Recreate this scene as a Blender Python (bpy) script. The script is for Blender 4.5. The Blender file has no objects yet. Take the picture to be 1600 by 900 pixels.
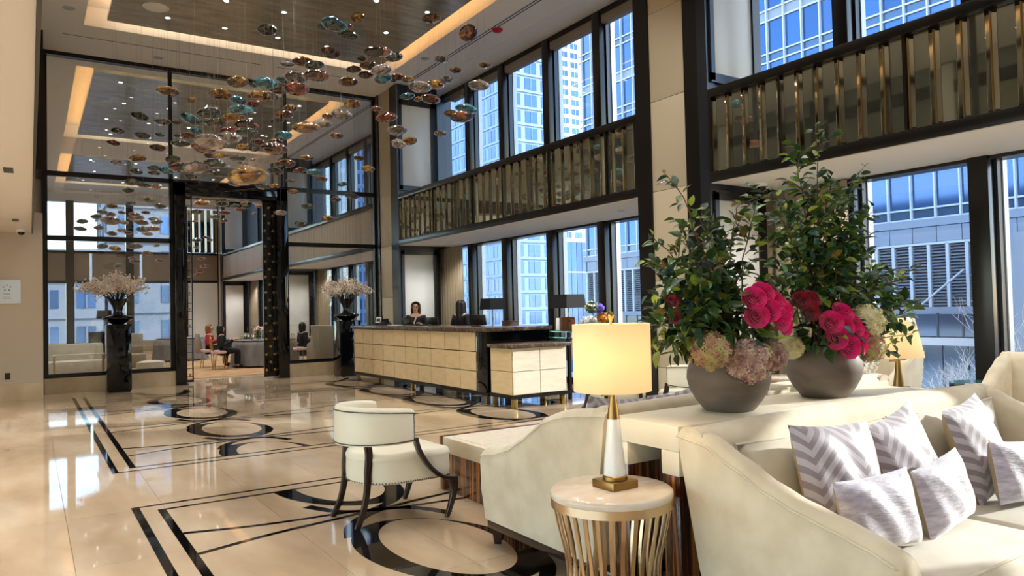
import bpy, bmesh, math, random
from mathutils import Vector, Matrix, Euler, Quaternion

random.seed(7)
SC = bpy.context.scene
COL = SC.collection
PI = math.pi

# ------------------------------------------------------------------ camera
cam_d = bpy.data.cameras.new('camera')
cam = bpy.data.objects.new('camera', cam_d)
COL.objects.link(cam)
YAW, PITCH, ROLL, FPX = 0.580475, 0.027287, -0.023607, 1150.15
fw = Vector((math.sin(YAW)*math.cos(PITCH), math.cos(YAW)*math.cos(PITCH), math.sin(PITCH)))
r0 = Vector((math.cos(YAW), -math.sin(YAW), 0)); u0 = r0.cross(fw)
rt = math.cos(ROLL)*r0 + math.sin(ROLL)*u0
up = -math.sin(ROLL)*r0 + math.cos(ROLL)*u0
M = Matrix((rt, up, -fw)).transposed().to_4x4()
M.translation = Vector((0, 0, 1.5))
cam.matrix_world = M
cam_d.sensor_width = 36.0
cam_d.lens = 36.0*FPX/1600.0
cam_d.clip_start = 0.05; cam_d.clip_end = 900
SC.camera = cam

# ------------------------------------------------------------------ world, sun, exposure
W = bpy.data.worlds.new('world'); SC.world = W; W.use_nodes = True
nt = W.node_tree; nt.nodes.clear()
sky = nt.nodes.new('ShaderNodeTexSky'); sky.sky_type = 'NISHITA'
SUN_DIR = Vector((0.80, -0.30, 0.272)).normalized()
sky.sun_disc = False
sky.sun_elevation = math.asin(SUN_DIR.z)
sky.sun_rotation = math.atan2(SUN_DIR.x, SUN_DIR.y)
sky.air_density = 1.0; sky.dust_density = 0.3; sky.ozone_density = 2.0
tcw = nt.nodes.new('ShaderNodeTexCoord')
cn = nt.nodes.new('ShaderNodeTexNoise'); cn.inputs['Scale'].default_value = 3.2; cn.inputs['Detail'].default_value = 7
cr = nt.nodes.new('ShaderNodeValToRGB'); cr.color_ramp.elements[0].position = .52; cr.color_ramp.elements[1].position = .72
cm = nt.nodes.new('ShaderNodeMixRGB'); cm.inputs[2].default_value = (7.0, 7.4, 8.0, 1)
nt.links.new(tcw.outputs['Generated'], cn.inputs['Vector']); nt.links.new(cn.outputs['Fac'], cr.inputs['Fac'])
nt.links.new(cr.outputs['Color'], cm.inputs['Fac'])
bg = nt.nodes.new('ShaderNodeBackground'); bg.inputs['Strength'].default_value = 0.62
wo = nt.nodes.new('ShaderNodeOutputWorld')
nt.links.new(sky.outputs['Color'], cm.inputs[1]); nt.links.new(cm.outputs['Color'], bg.inputs['Color'])
nt.links.new(bg.outputs['Background'], wo.inputs['Surface'])

sl = bpy.data.lights.new('sun', 'SUN'); sl.energy = 5.0; sl.angle = math.radians(0.6); sl.color = (1, .95, .86)
so = bpy.data.objects.new('sun', sl); COL.objects.link(so)
so.rotation_euler = SUN_DIR.to_track_quat('Z', 'Y').to_euler()

SC.view_settings.view_transform = 'Standard'
SC.view_settings.look = 'None'
SC.view_settings.gamma = 1.0
SC.view_settings.use_curve_mapping = False
SC.view_settings.exposure = 0.72
SC.cycles.use_denoising = True
SC.cycles.max_bounces = 8
SC.cycles.diffuse_bounces = 4
SC.cycles.glossy_bounces = 4
SC.cycles.transmission_bounces = 6
SC.cycles.transparent_max_bounces = 16
SC.cycles.caustics_reflective = False
SC.cycles.caustics_refractive = False
SC.cycles.sample_clamp_indirect = 6.0

# ------------------------------------------------------------------ helpers
ORG = {}

def tag(o, label=None, cat=None, group=None, kind=None):
    if label: o['label'] = label
    if cat: o['category'] = cat
    if group: o['group'] = group
    if kind: o['kind'] = kind
    return o

def thing(name, loc, label=None, cat=None, group=None, rz=0.0, kind=None):
    o = bpy.data.objects.new(name, None)
    o.empty_display_size = 0.1
    COL.objects.link(o)
    o.location = loc; o.rotation_euler = (0, 0, rz)
    ORG[o] = Vector(loc)
    return tag(o, label, cat, group, kind)

def copy_tree(o, parent=None):
    c = o.copy(); COL.objects.link(c)
    if parent: c.parent = parent
    ORG[c] = ORG.get(o, Vector((0, 0, 0)))
    for ch in list(o.children):
        copy_tree(ch, c)
    return c

class MB:
    """Collects shapes; build() links them as ONE mesh object."""
    def __init__(s): s.v = []; s.f = []; s.M = None
    def _add(s, vs, fs):
        n = len(s.v)
        if s.M is not None: vs = [s.M @ Vector(p) for p in vs]
        s.v += [tuple(p) for p in vs]; s.f += [tuple(i+n for i in f) for f in fs]
        return s
    def box(s, x0, x1, y0, y1, z0, z1):
        x0, x1 = min(x0, x1), max(x0, x1); y0, y1 = min(y0, y1), max(y0, y1); z0, z1 = min(z0, z1), max(z0, z1)
        vs = [(x0,y0,z0),(x1,y0,z0),(x1,y1,z0),(x0,y1,z0),(x0,y0,z1),(x1,y0,z1),(x1,y1,z1),(x0,y1,z1)]
        return s._add(vs, [(0,3,2,1),(4,5,6,7),(0,1,5,4),(1,2,6,5),(2,3,7,6),(3,0,4,7)])
    def obox(s, c, sx, sy, sz, rot):
        R = rot.to_matrix() if hasattr(rot, 'to_matrix') else rot
        vs = []
        for dx, dy, dz in [(-1,-1,-1),(1,-1,-1),(1,1,-1),(-1,1,-1),(-1,-1,1),(1,-1,1),(1,1,1),(-1,1,1)]:
            vs.append(Vector(c) + R @ Vector((dx*sx/2, dy*sy/2, dz*sz/2)))
        return s._add(vs, [(0,3,2,1),(4,5,6,7),(0,1,5,4),(1,2,6,5),(2,3,7,6),(3,0,4,7)])
    def prism(s, poly, axis, a, b):
        """poly: 2-D outline in the two other axes, extruded along axis from a to b."""
        n = len(poly)
        def P(p, t):
            return {'x': (t, p[0], p[1]), 'y': (p[0], t, p[1]), 'z': (p[0], p[1], t)}[axis]
        vs = [P(p, a) for p in poly] + [P(p, b) for p in poly]
        fs = [tuple(range(n-1, -1, -1)), tuple(range(n, 2*n))]
        fs += [(i, (i+1) % n, n+(i+1) % n, n+i) for i in range(n)]
        return s._add(vs, fs)
    def lathe(s, prof, c=(0,0,0), n=24, cap=True, sx=1, sy=1):
        vs = []; fs = []
        for r, z in prof:
            for k in range(n):
                a = 2*PI*k/n
                vs.append((c[0]+r*sx*math.cos(a), c[1]+r*sy*math.sin(a), c[2]+z))
        for i in range(len(prof)-1):
            for k in range(n):
                k2 = (k+1) % n
                fs.append((i*n+k, i*n+k2, (i+1)*n+k2, (i+1)*n+k))
        if cap:
            fs.append(tuple(range(n-1, -1, -1)))
            m = (len(prof)-1)*n
            fs.append(tuple(range(m, m+n)))
        return s._add(vs, fs)
    def cyl(s, c, r, z0, z1, n=16): return s.lathe([(r, z0), (r, z1)], c, n)
    def tube(s, pts, r, n=8, cap=True):
        pts = [Vector(p) for p in pts]
        rs = r if isinstance(r, (list, tuple)) else [r]*len(pts)
        vs = []; fs = []
        prev = None
        for i, p in enumerate(pts):
            t = (pts[min(i+1, len(pts)-1)] - pts[max(i-1, 0)])
            if t.length < 1e-9: t = Vector((0, 0, 1))
            t.normalize()
            if prev is None:
                a = Vector((0, 0, 1)) if abs(t.z) < .9 else Vector((1, 0, 0))
                x = t.cross(a).normalized()
            else:
                x = (prev - t*prev.dot(t))
                x = x.normalized() if x.length > 1e-6 else t.orthogonal().normalized()
            prev = x; y = t.cross(x)
            for k in range(n):
                a = 2*PI*k/n
                vs.append(p + (x*math.cos(a) + y*math.sin(a))*rs[i])
        for i in range(len(pts)-1):
            for k in range(n):
                k2 = (k+1) % n
                fs.append((i*n+k, i*n+k2, (i+1)*n+k2, (i+1)*n+k))
        if cap:
            fs.append(tuple(range(n-1, -1, -1))); m = (len(pts)-1)*n; fs.append(tuple(range(m, m+n)))
        return s._add(vs, fs)
    def ribbon(s, pts, w, h, up=Vector((0,0,1))):
        """rectangular bar along pts: w across, h along up."""
        pts = [Vector(p) for p in pts]
        ws = w if isinstance(w, (list, tuple)) else [w]*len(pts)
        hs = h if isinstance(h, (list, tuple)) else [h]*len(pts)
        vs = []; fs = []
        for i, p in enumerate(pts):
            t = (pts[min(i+1, len(pts)-1)] - pts[max(i-1, 0)]).normalized()
            x = t.cross(up)
            x = x.normalized() if x.length > 1e-6 else Vector((1, 0, 0))
            y = x.cross(t).normalized()
            for a, b in ((-1,-1),(1,-1),(1,1),(-1,1)):
                vs.append(p + x*a*ws[i]/2 + y*b*hs[i]/2)
        m = len(pts)
        for i in range(m-1):
            for k in range(4):
                k2 = (k+1) % 4
                fs.append((i*4+k, i*4+k2, (i+1)*4+k2, (i+1)*4+k))
        fs.append((3,2,1,0)); fs.append(tuple((m-1)*4+k for k in range(4)))
        return s._add(vs, fs)
    def grid(s, fn, nu, nv, closeu=False, closev=False):
        vs = [fn(i/(nu if closeu else nu-1), j/(nv if closev else nv-1)) for i in range(nu) for j in range(nv)]
        fs = []
        for i in range(nu if closeu else nu-1):
            for j in range(nv if closev else nv-1):
                i2 = (i+1) % nu; j2 = (j+1) % nv
                fs.append((i*nv+j, i2*nv+j, i2*nv+j2, i*nv+j2))
        return s._add(vs, fs)
    def sphere(s, c, r, nu=12, nv=8, sx=1, sy=1, sz=1):
        prof = []
        for j in range(nv+1):
            a = -PI/2 + PI*j/nv
            prof.append((max(1e-4, r*math.cos(a)), r*math.sin(a)*sz))
        return s.lathe(prof, c, nu, True, sx, sy)
    def mesh(s, name, smooth=False, bevel=0.0, seg=2, angle=40, weld=False):
        me = bpy.data.meshes.new(name)
        me.from_pydata(s.v, [], s.f)
        bm = bmesh.new(); bm.from_mesh(me)
        if weld: bmesh.ops.remove_doubles(bm, verts=bm.verts, dist=1e-5)
        bmesh.ops.recalc_face_normals(bm, faces=bm.faces)
        if bevel > 0:
            es = [e for e in bm.edges if len(e.link_faces) == 2 and e.calc_face_angle(0) > math.radians(30)]
            bmesh.ops.bevel(bm, geom=es, offset=bevel, segments=seg, affect='EDGES', clamp_overlap=True, profile=0.5)
        bm.to_mesh(me); bm.free()
        if smooth or bevel > 0:
            me.polygons.foreach_set('use_smooth', [True]*len(me.polygons))
            me.set_sharp_from_angle(angle=math.radians(angle))
        return me
    def build(s, name, mat, parent=None, smooth=False, bevel=0.0, seg=2, local=False, angle=40, weld=False, origin=None):
        me = s.mesh(name, smooth, bevel, seg, angle, weld)
        if mat: me.materials.append(mat)
        o = bpy.data.objects.new(name, me); COL.objects.link(o)
        if parent is not None:
            o.parent = parent
            if local:
                ORG[o] = ORG[parent].copy()
            else:
                org = ORG[parent]
                me.transform(Matrix.Translation(-org)); ORG[o] = org.copy()
        else:
            if origin is None and not local:
                xs = [v.co for v in me.vertices]
                lo = Vector((min(c.x for c in xs), min(c.y for c in xs), min(c.z for c in xs)))
                hi = Vector((max(c.x for c in xs), max(c.y for c in xs), max(c.z for c in xs)))
                origin = Vector(((lo.x+hi.x)/2, (lo.y+hi.y)/2, lo.z))
            if origin is not None:
                me.transform(Matrix.Translation(-Vector(origin))); o.location = origin
            ORG[o] = Vector(origin) if origin is not None else Vector((0,0,0))
        return o

def inst(src, name, parent=None, loc=(0,0,0), rot=None, scale=None):
    """another object on the same mesh data"""
    o = bpy.data.objects.new(name, src.data); COL.objects.link(o)
    if parent is not None: o.parent = parent
    o.location = loc
    if rot is not None: o.rotation_euler = rot
    if scale is not None: o.scale = scale if hasattr(scale, '__len__') else (scale,)*3
    ORG[o] = Vector(loc)
    return o

# ------------------------------------------------------------------ materials
def lin(c):
    c = c/255.0
    return c/12.92 if c <= .04045 else ((c+.055)/1.055)**2.4
def rgb(r, g, b): return (lin(r), lin(g), lin(b), 1)

def pm(name, col, rough=.5, metal=0.0, spec=.5, noise=None, bump=None, coat=0, sheen=0, trans=0, world=False, vary=0, ior=1.45, aniso=0):
    """col: one rgba or two rgbas mixed by noise=(scale, detail, lo, hi, stretch xyz)."""
    m = bpy.data.materials.new(name); m.use_nodes = True
    t = m.node_tree; p = t.nodes['Principled BSDF']
    two = isinstance(col, list)
    p.inputs['Base Color'].default_value = col[0] if two else col
    p.inputs['Roughness'].default_value = rough; p.inputs['Metallic'].default_value = metal
    p.inputs['Specular IOR Level'].default_value = spec; p.inputs['IOR'].default_value = ior
    p.inputs['Coat Weight'].default_value = coat; p.inputs['Coat Roughness'].default_value = .05
    p.inputs['Sheen Weight'].default_value = sheen; p.inputs['Transmission Weight'].default_value = trans
    vec = None
    if two or bump or vary:
        if world:
            g = t.nodes.new('ShaderNodeNewGeometry'); vec = g.outputs['Position']
        else:
            g = t.nodes.new('ShaderNodeTexCoord'); vec = g.outputs['Object']
    out = None
    if two:
        n = t.nodes.new('ShaderNodeTexNoise'); sc, de, lo, hi, st = noise
        mp = t.nodes.new('ShaderNodeMapping'); mp.inputs['Scale'].default_value = st
        t.links.new(vec, mp.inputs['Vector']); t.links.new(mp.outputs[0], n.inputs['Vector'])
        n.inputs['Scale'].default_value = sc; n.inputs['Detail'].default_value = de
        r = t.nodes.new('ShaderNodeValToRGB')
        r.color_ramp.elements[0].position = lo; r.color_ramp.elements[1].position = hi
        r.color_ramp.elements[0].color = col[0]; r.color_ramp.elements[1].color = col[1]
        if len(col) > 2:
            for q, c in enumerate(col[2:]):
                e = r.color_ramp.elements.new(lo + (hi-lo)*(q+1)/(len(col)-1)); e.color = c
        t.links.new(n.outputs['Fac'], r.inputs['Fac']); out = r.outputs['Color']
    if vary:
        oi = t.nodes.new('ShaderNodeObjectInfo'); hs = t.nodes.new('ShaderNodeHueSaturation')
        mr = t.nodes.new('ShaderNodeMapRange'); mr.inputs['To Min'].default_value = 1-vary; mr.inputs['To Max'].default_value = 1+vary
        t.links.new(oi.outputs['Random'], mr.inputs['Value']); t.links.new(mr.outputs[0], hs.inputs['Value'])
        if out is not None: t.links.new(out, hs.inputs['Color'])
        else: hs.inputs['Color'].default_value = col
        out = hs.outputs['Color']
    if out is not None: t.links.new(out, p.inputs['Base Color'])
    if bump:
        n2 = t.nodes.new('ShaderNodeTexNoise'); n2.inputs['Scale'].default_value = bump[0]; n2.inputs['Detail'].default_value = 4
        if len(bump) > 2:
            mp2 = t.nodes.new('ShaderNodeMapping'); mp2.inputs['Scale'].default_value = bump[2]
            t.links.new(vec, mp2.inputs['Vector']); t.links.new(mp2.outputs[0], n2.inputs['Vector'])
        else: t.links.new(vec, n2.inputs['Vector'])
        b = t.nodes.new('ShaderNodeBump'); b.inputs['Strength'].default_value = bump[1]; b.inputs['Distance'].default_value = .01
        t.links.new(n2.outputs['Fac'], b.inputs['Height']); t.links.new(b.outputs[0], p.inputs['Normal'])
    return m

def emit(name, col, s):
    m = bpy.data.materials.new(name); m.use_nodes = True; t = m.node_tree
    p = t.nodes['Principled BSDF']; p.inputs['Base Color'].default_value = col
    p.inputs['Emission Color'].default_value = col; p.inputs['Emission Strength'].default_value = s
    return m

def thin_glass(name, tint, refl=1.0, rough=0.0):
    """architectural glass: clear sheet, Fresnel reflection"""
    m = bpy.data.materials.new(name); m.use_nodes = True; t = m.node_tree; t.nodes.clear()
    o = t.nodes.new('ShaderNodeOutputMaterial'); mx = t.nodes.new('ShaderNodeMixShader')
    tr = t.nodes.new('ShaderNodeBsdfTransparent'); tr.inputs['Color'].default_value = tint
    gl = t.nodes.new('ShaderNodeBsdfGlossy'); gl.inputs['Roughness'].default_value = rough
    lw = t.nodes.new('ShaderNodeLayerWeight'); lw.inputs['Blend'].default_value = .5
    pw = t.nodes.new('ShaderNodeMath'); pw.operation = 'POWER'; pw.inputs[1].default_value = 5.0
    mu = t.nodes.new('ShaderNodeMath'); mu.operation = 'MULTIPLY_ADD'; mu.use_clamp = True
    mu.inputs[1].default_value = .92*min(1, refl); mu.inputs[2].default_value = .035*refl
    t.links.new(lw.outputs['Facing'], pw.inputs[0]); t.links.new(pw.outputs[0], mu.inputs[0]); t.links.new(mu.outputs[0], mx.inputs['Fac'])
    t.links.new(tr.outputs[0], mx.inputs[1]); t.links.new(gl.outputs[0], mx.inputs[2]); t.links.new(mx.outputs[0], o.inputs[0])
    return m

ONE = (1, 1, 1)
mt = {}
mt['marble'] = pm('beige_marble', [rgb(158,136,108), rgb(206,188,162), rgb(186,164,136)], .035, noise=(1.6, 10, .28, .7, (1, .35, 1)), world=True, vary=.035, spec=.6)
mt['marble_wall'] = pm('beige_marble_wall', [rgb(176,156,126), rgb(206,188,158)], .15, noise=(2.2, 8, .3, .7, (1, 1, .5)), world=True)
mt['black_marble'] = pm('black_marble', [rgb(14,13,13), rgb(46,38,30)], .04, noise=(9, 8, .62, .86, ONE), world=True, spec=.6)
mt['ceiling'] = pm('warm_white_plaster', rgb(242,240,236), .8)
mt['soffit'] = pm('white_plaster', rgb(238,236,230), .7)
mt['leaf'] = pm('grey_metal_leaf', [rgb(146,140,124), rgb(180,174,156)], .2, .2, noise=(2.5, 6, .3, .7, (1, 3, 1)), world=True)
mt['cream_wall'] = pm('cream_wallcovering', rgb(224,218,210), .7, bump=(60, .05))
mt['taupe_wall'] = pm('taupe_wallcovering', rgb(186,174,156), .7)
mt['tan'] = pm('tan_leather_panel', rgb(190,178,152), .55, noise=None)
mt['white_panel'] = pm('white_lacquer_panel', rgb(226,226,222), .3)
mt['black'] = pm('black_lacquer_frame', rgb(20,18,17), .28, spec=.5)
mt['black_gloss'] = pm('black_gloss', rgb(8,9,12), .06, spec=.6)
mt['steel'] = pm('dark_steel_frame', rgb(52,56,64), .3, .5)
mt['alu'] = pm('pale_aluminium', rgb(176,182,188), .35, .3)
mt['mirror'] = pm('antique_mirror', rgb(186,188,170), .03, .93)
mt['mirror_bevel'] = pm('bevelled_mirror', rgb(205,202,180), .05, 1.0)
mt['brass'] = pm('brushed_brass', rgb(190,160,100), .28, 1.0)
mt['brass_dark'] = pm('aged_brass', rgb(150,118,70), .35, 1.0)
mt['champagne'] = pm('champagne_metal', rgb(208,184,148), .3, 1.0)
mt['taupe_panel'] = pm('taupe_woven_panel', [rgb(132,116,98), rgb(152,136,116)], .6, noise=(60, 2, .4, .6, (1, 1, 12)))
mt['curtain'] = pm('taupe_curtain', rgb(168,154,130), .8, bump=(80, .1))
mt['blind'] = pm('grey_roller_blind', rgb(146,138,126), .7)
mt['glass'] = thin_glass('window_glass', (.93, .96, .98, 1), 1.0)
mt['glass_part'] = thin_glass('partition_glass', (.88, .90, .89, 1), 2.2)
mt['carpet'] = pm('tan_carpet', [rgb(150,116,80), rgb(186,152,112)], .95, noise=(3, 3, .4, .6, (1, 2.5, 1)), world=True, bump=(220, .3))
mt['linen'] = pm('cream_velvet', [rgb(202,189,162), rgb(218,206,181)], .75, noise=(6, 4, .35, .65, ONE), sheen=.35, bump=(180, .06))
mt['linen2'] = pm('cream_velvet_cushion', [rgb(196,188,168), rgb(211,203,185)], .75, noise=(6, 4, .35, .65, ONE), sheen=.35, bump=(180, .06))
mt['leather'] = pm('ivory_leather', rgb(232,225,204), .38, spec=.4, bump=(160, .03))
mt['wood_dark'] = pm('espresso_wood', [rgb(30,19,15), rgb(46,30,24)], .22, noise=(12, 4, .3, .7, (1, 1, .15)), coat=.4)
mt['walnut'] = pm('walnut_wood', [rgb(74,42,28), rgb(104,62,42)], .4, noise=(10, 4, .3, .7, (1, 1, .2)))
mt['parchment'] = pm('ivory_parchment', [rgb(232,222,196), rgb(240,232,212)], .4, noise=(4, 4, .3, .7, ONE), spec=.4)
mt['stone_top'] = pm('white_onyx', [rgb(230,222,210), rgb(248,244,238), rgb(218,202,182)], .12, noise=(3.5, 7, .3, .75, (1, 2, 1)), spec=.5)
mt['brown_stone'] = pm('brown_emperador_stone', [rgb(62,50,42), rgb(132,114,96), rgb(84,68,56)], .25, noise=(22, 7, .3, .72, ONE))
mt['counter_tile'] = pm('sand_parchment_tile', [rgb(214,186,140), rgb(226,200,156)], .38, noise=(5, 5, .3, .7, (1, 1, 4)), vary=.03)
mt['bronze_joint'] = pm('bronze_joint', rgb(70,54,36), .4, .6)
mt['white_glass'] = pm('milk_glass', rgb(236,238,236), .12, spec=.6)
mt['concrete'] = pm('grey_brown_clay', [rgb(92,82,74), rgb(126,114,104)], .6, noise=(3, 6, .3, .7, (1, 1, 3)), bump=(40, .08))
mt['black_fab'] = pm('black_fabric', rgb(18,17,18), .8)
mt['screen'] = pm('black_plastic', rgb(12,12,14), .35)
mt['paper'] = pm('white_paper', rgb(238,238,236), .6)

def macassar():
    m = bpy.data.materials.new('macassar_ebony'); m.use_nodes = True; t = m.node_tree; p = t.nodes['Principled BSDF']
    g = t.nodes.new('ShaderNodeTexCoord'); mp = t.nodes.new('ShaderNodeMapping'); mp.inputs['Scale'].default_value = (1, 1, .03)
    n = t.nodes.new('ShaderNodeTexNoise'); n.inputs['Scale'].default_value = 42; n.inputs['Detail'].default_value = 5
    r = t.nodes.new('ShaderNodeValToRGB'); e = r.color_ramp.elements
    e[0].position = .36; e[0].color = rgb(34,18,11); e[1].position = .64; e[1].color = rgb(172,108,58)
    q = e.new(.5); q.color = rgb(84,46,25)
    t.links.new(g.outputs['Object'], mp.inputs['Vector']); t.links.new(mp.outputs[0], n.inputs['Vector'])
    t.links.new(n.outputs['Fac'], r.inputs['Fac']); t.links.new(r.outputs['Color'], p.inputs['Base Color'])
    p.inputs['Roughness'].default_value = .2; p.inputs['Coat Weight'].default_value = .5
    return m
mt['macassar'] = macassar()

def shade_mat(name, col, tl=.6, em=0):
    m = bpy.data.materials.new(name); m.use_nodes = True; t = m.node_tree; t.nodes.clear()
    o = t.nodes.new('ShaderNodeOutputMaterial'); mx = t.nodes.new('ShaderNodeMixShader'); mx.inputs[0].default_value = tl
    d = t.nodes.new('ShaderNodeBsdfDiffuse'); d.inputs[0].default_value = col
    tr = t.nodes.new('ShaderNodeBsdfTranslucent'); tr.inputs[0].default_value = col
    t.links.new(d.outputs[0], mx.inputs[1]); t.links.new(tr.outputs[0], mx.inputs[2]); t.links.new(mx.outputs[0], o.inputs[0])
    return m
mt['lampshade'] = shade_mat('ivory_lampshade', rgb(250,238,212), .5)

def light(kind, name, loc, power, col=(1,.82,.6), size=.1, rot=None, size_y=None, spot=None):
    l = bpy.data.lights.new(name, kind); l.energy = power; l.color = col
    if kind == 'AREA':
        l.size = size
        if size_y: l.shape = 'RECTANGLE'; l.size_y = size_y
    else: l.shadow_soft_size = size
    if spot: l.spot_size = math.radians(spot); l.spot_blend = .6
    o = bpy.data.objects.new(name, l); COL.objects.link(o); o.location = loc
    if rot: o.rotation_euler = rot
    return o
# ================================================================== SETTING
ZC = 6.95
# ------------------------------------------------------------------ floor
floor = thing('floor', (0, 0, 0), kind='structure')
MB().box(-7, 9.0, -6, 18.9, -.2, -.012).build('floor_bed', pm('joint_mortar', rgb(150,124,92), .6), floor)
x_edges = [-6.9, -5.06, -3.08, -1.1, .22] + [.88+.66*k for k in range(13)]
y_edges = [-5.9, -2.78, -.14, 2.5] + [3.82+1.32*k for k in range(12)]
tile_me = {}
k = 0
for i in range(len(x_edges)-1):
    for j in range(len(y_edges)-1):
        xa, xb, ya, yb = x_edges[i], x_edges[i+1], y_edges[j], y_edges[j+1]
        yb = min(yb, 18.9); w, d = xb-xa-.0022, yb-ya-.0022
        key = (round(w, 3), round(d, 3))
        if key not in tile_me:
            o = MB().box(-w/2, w/2, -d/2, d/2, -.02, 0).build('floor_tile', mt['marble'], floor, local=True)
            tile_me[key] = o
        else:
            o = bpy.data.objects.new('floor_tile', tile_me[key].data); COL.objects.link(o); o.parent = floor
        o.location = ((xa+xb)/2, (ya+yb)/2, 0)

ZI0, ZI1 = -.004, .0012
def inlay(poly, name='floor_inlay'):
    MB().prism(poly, 'z', ZI0, ZI1).build(name, mt['black_marble'], floor)
def bar(x0, x1, y0, y1): inlay([(x0,y0),(x1,y0),(x1,y1),(x0,y1)], 'border_inlay')
# region beyond the walkway
bar(.657, .713, 8.065, 16.22); bar(.713, 9, 8.065, 8.105)
bar(.823, .879, 8.245, 16.06); bar(.879, 9, 8.245, 8.285)
# near region
bar(.657, .713, -4, 6.53); bar(.713, 9, 6.49, 6.53)
bar(.823, .879, -4, 6.345); bar(.879, 9, 6.305, 6.345)

def clip_y(poly, ymin, ymax):
    for lim, sgn in ((ymin, 1), (ymax, -1)):
        out = []
        for i in range(len(poly)):
            a, b = poly[i], poly[(i+1) % len(poly)]
            ia, ib = (a[1]-lim)*sgn >= 0, (b[1]-lim)*sgn >= 0
            if ia: out.append(a)
            if ia != ib:
                t = (lim-a[1])/(b[1]-a[1]); out.append((a[0]+t*(b[0]-a[0]), lim))
        poly = out
        if len(poly) < 3: return []
    return poly

def ring(cx, cy, ymin, ymax, n=64):
    mb = MB()
    def pt(a, rx, ry, inner=False):
        x = rx*math.cos(a)
        if inner: return (cx+.035+x, cy+.06+ry*math.sin(a)-.06*x)
        return (cx+x, cy + ry*math.sin(a) - .3*x)
    for k in range(n):
        a, b = 2*PI*k/n, 2*PI*(k+1)/n
        q = clip_y([pt(a,.487,.75), pt(b,.487,.75), pt(b,.345,.66,True), pt(a,.345,.66,True)], ymin, ymax)
        if q: mb.prism(q, 'z', ZI0, ZI1)
    if mb.v: mb.build('ring_inlay', mt['black_marble'], floor, weld=True)

def smooth_pts(pts, n=8):
    out = []
    P = [Vector(p) for p in pts]
    for i in range(len(P)-1):
        p0, p1, p2, p3 = P[max(i-1,0)], P[i], P[i+1], P[min(i+2, len(P)-1)]
        for k in range(n):
            t = k/n
            out.append(.5*((2*p1)+(p2-p0)*t+(2*p0-5*p1+4*p2-p3)*t*t+(3*p1-p0-3*p2+p3)*t**3))
    out.append(P[-1]); return out

def ribbon2d(pts, w0, w1, ymin, ymax):
    P = smooth_pts([(p[0], p[1], 0) for p in pts], 6); mb = MB(); m = len(P)
    L = []
    for i, p in enumerate(P):
        t = (P[min(i+1,m-1)]-P[max(i-1,0)]).normalized(); nrm = Vector((-t.y, t.x, 0))
        s = i/(m-1); w = w0+(w1-w0)*max(0, (s-.35)/.65)
        L.append((p+nrm*w/2, p-nrm*w/2))
    for i in range(m-1):
        q = clip_y([tuple(L[i][0][:2]), tuple(L[i+1][0][:2]), tuple(L[i+1][1][:2]), tuple(L[i][1][:2])], ymin, ymax)
        if q: mb.prism(q, 'z', ZI0+.0003, ZI1-.0002)
    if mb.v: mb.build('ribbon_inlay', mt['black_marble'], floor, weld=True)

def motif_column(cx, centres, crossings, xl, xr, ymin, ymax):
    for c in centres: ring(cx, c, ymin, ymax)
    for c in crossings:
        for sx in (1, -1):
            e = (cx-xl) if sx == 1 else (xr-cx)
            X = lambda d: cx - sx*d
            ribbon2d([(X(e), c-sx*.27), (X(.8), c-sx*.13), (X(.2), c-sx*.03), (X(-.12), c+sx*.1), (X(-.31), c+sx*.31), (X(-.39), c+sx*.55)], .05, .13, ymin, ymax)
            ribbon2d([(X(e), c+sx*.27), (X(.8), c+sx*.13), (X(.2), c+sx*.06), (X(-.05), c-sx*.01), (X(-.26), c-sx*.14), (X(-.4), c-sx*.42)], .05, .09, ymin, ymax)
motif_column(2.19, [8.2, 10.18, 12.16, 14.14, 16.1], [9.26, 11.22, 13.2, 15.1], .879, 3.9, 8.285, 16.2)
motif_column(5.62, [8.9, 10.85, 12.75, 14.7], [9.9, 11.8, 13.75, 15.6], 3.9, 7.4, 8.285, 16.2)
motif_column(6.55, [10.0, 11.95, 13.9], [], 3.9, 7.4, 8.285, 16.2)
motif_column(2.19, [2.2, 4.2, 6.2], [3.2, 5.28], .879, 3.9, -3.5, 6.305)
motif_column(5.62, [3.1, 5.0], [4.1], 3.9, 7.4, -3.5, 6.305)
MB().box(.3, 9.0, 18.9, 36.5, -.2, -.002).build('carpet', mt['carpet'], floor)

# ------------------------------------------------------------------ walls on the left and behind
wl = thing('wall_left', (0, 0, 0), kind='structure')
MB().box(-7, .21, 16.4, 17.6, .32, 3.5).build('wall_panel', mt['taupe_wall'], wl)
MB().box(-7, .212, 16.375, 17.6, 0, .32).build('stone_base', mt['marble_wall'], wl, bevel=.004)
MB().box(-7.1, -7, 9.5, 16.4, 0, 3.5).build('side_panel', mt['cream_wall'], wl)
MB().box(-7.1, -7, -6, -4.8, 0, 3.5).build('side_panel', mt['cream_wall'], wl)
we2 = thing('window_11', (-7.05, 2, 0), kind='structure')
for q in range(8):
    ya = -4.8+14.3*q/7
    MB().box(-7.1, -7.0, ya-.05, ya+.05, 0, 3.2).build('mullion', mt['black'], we2)
    if q < 7: MB().box(-7.06, -7.048, ya+.05, ya+14.3/7-.05, .1, 3.1).build('pane', mt['glass'], we2)
MB().box(-7.1, -7, -4.8, 9.5, 0, .1).box(-7.1, -7, -4.8, 9.5, 3.1, 3.5).build('rail', mt['black'], we2)
MB().box(.05, .25, 17.6, 36.5, 0, 7.2).build('dining_side_panel', mt['cream_wall'], wl)
wb = thing('wall_back', (0, 0, 0), kind='structure')
MB().box(-7, 9, -6.1, -6, 0, 7.4).build('wall_panel', mt['cream_wall'], wb)

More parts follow.
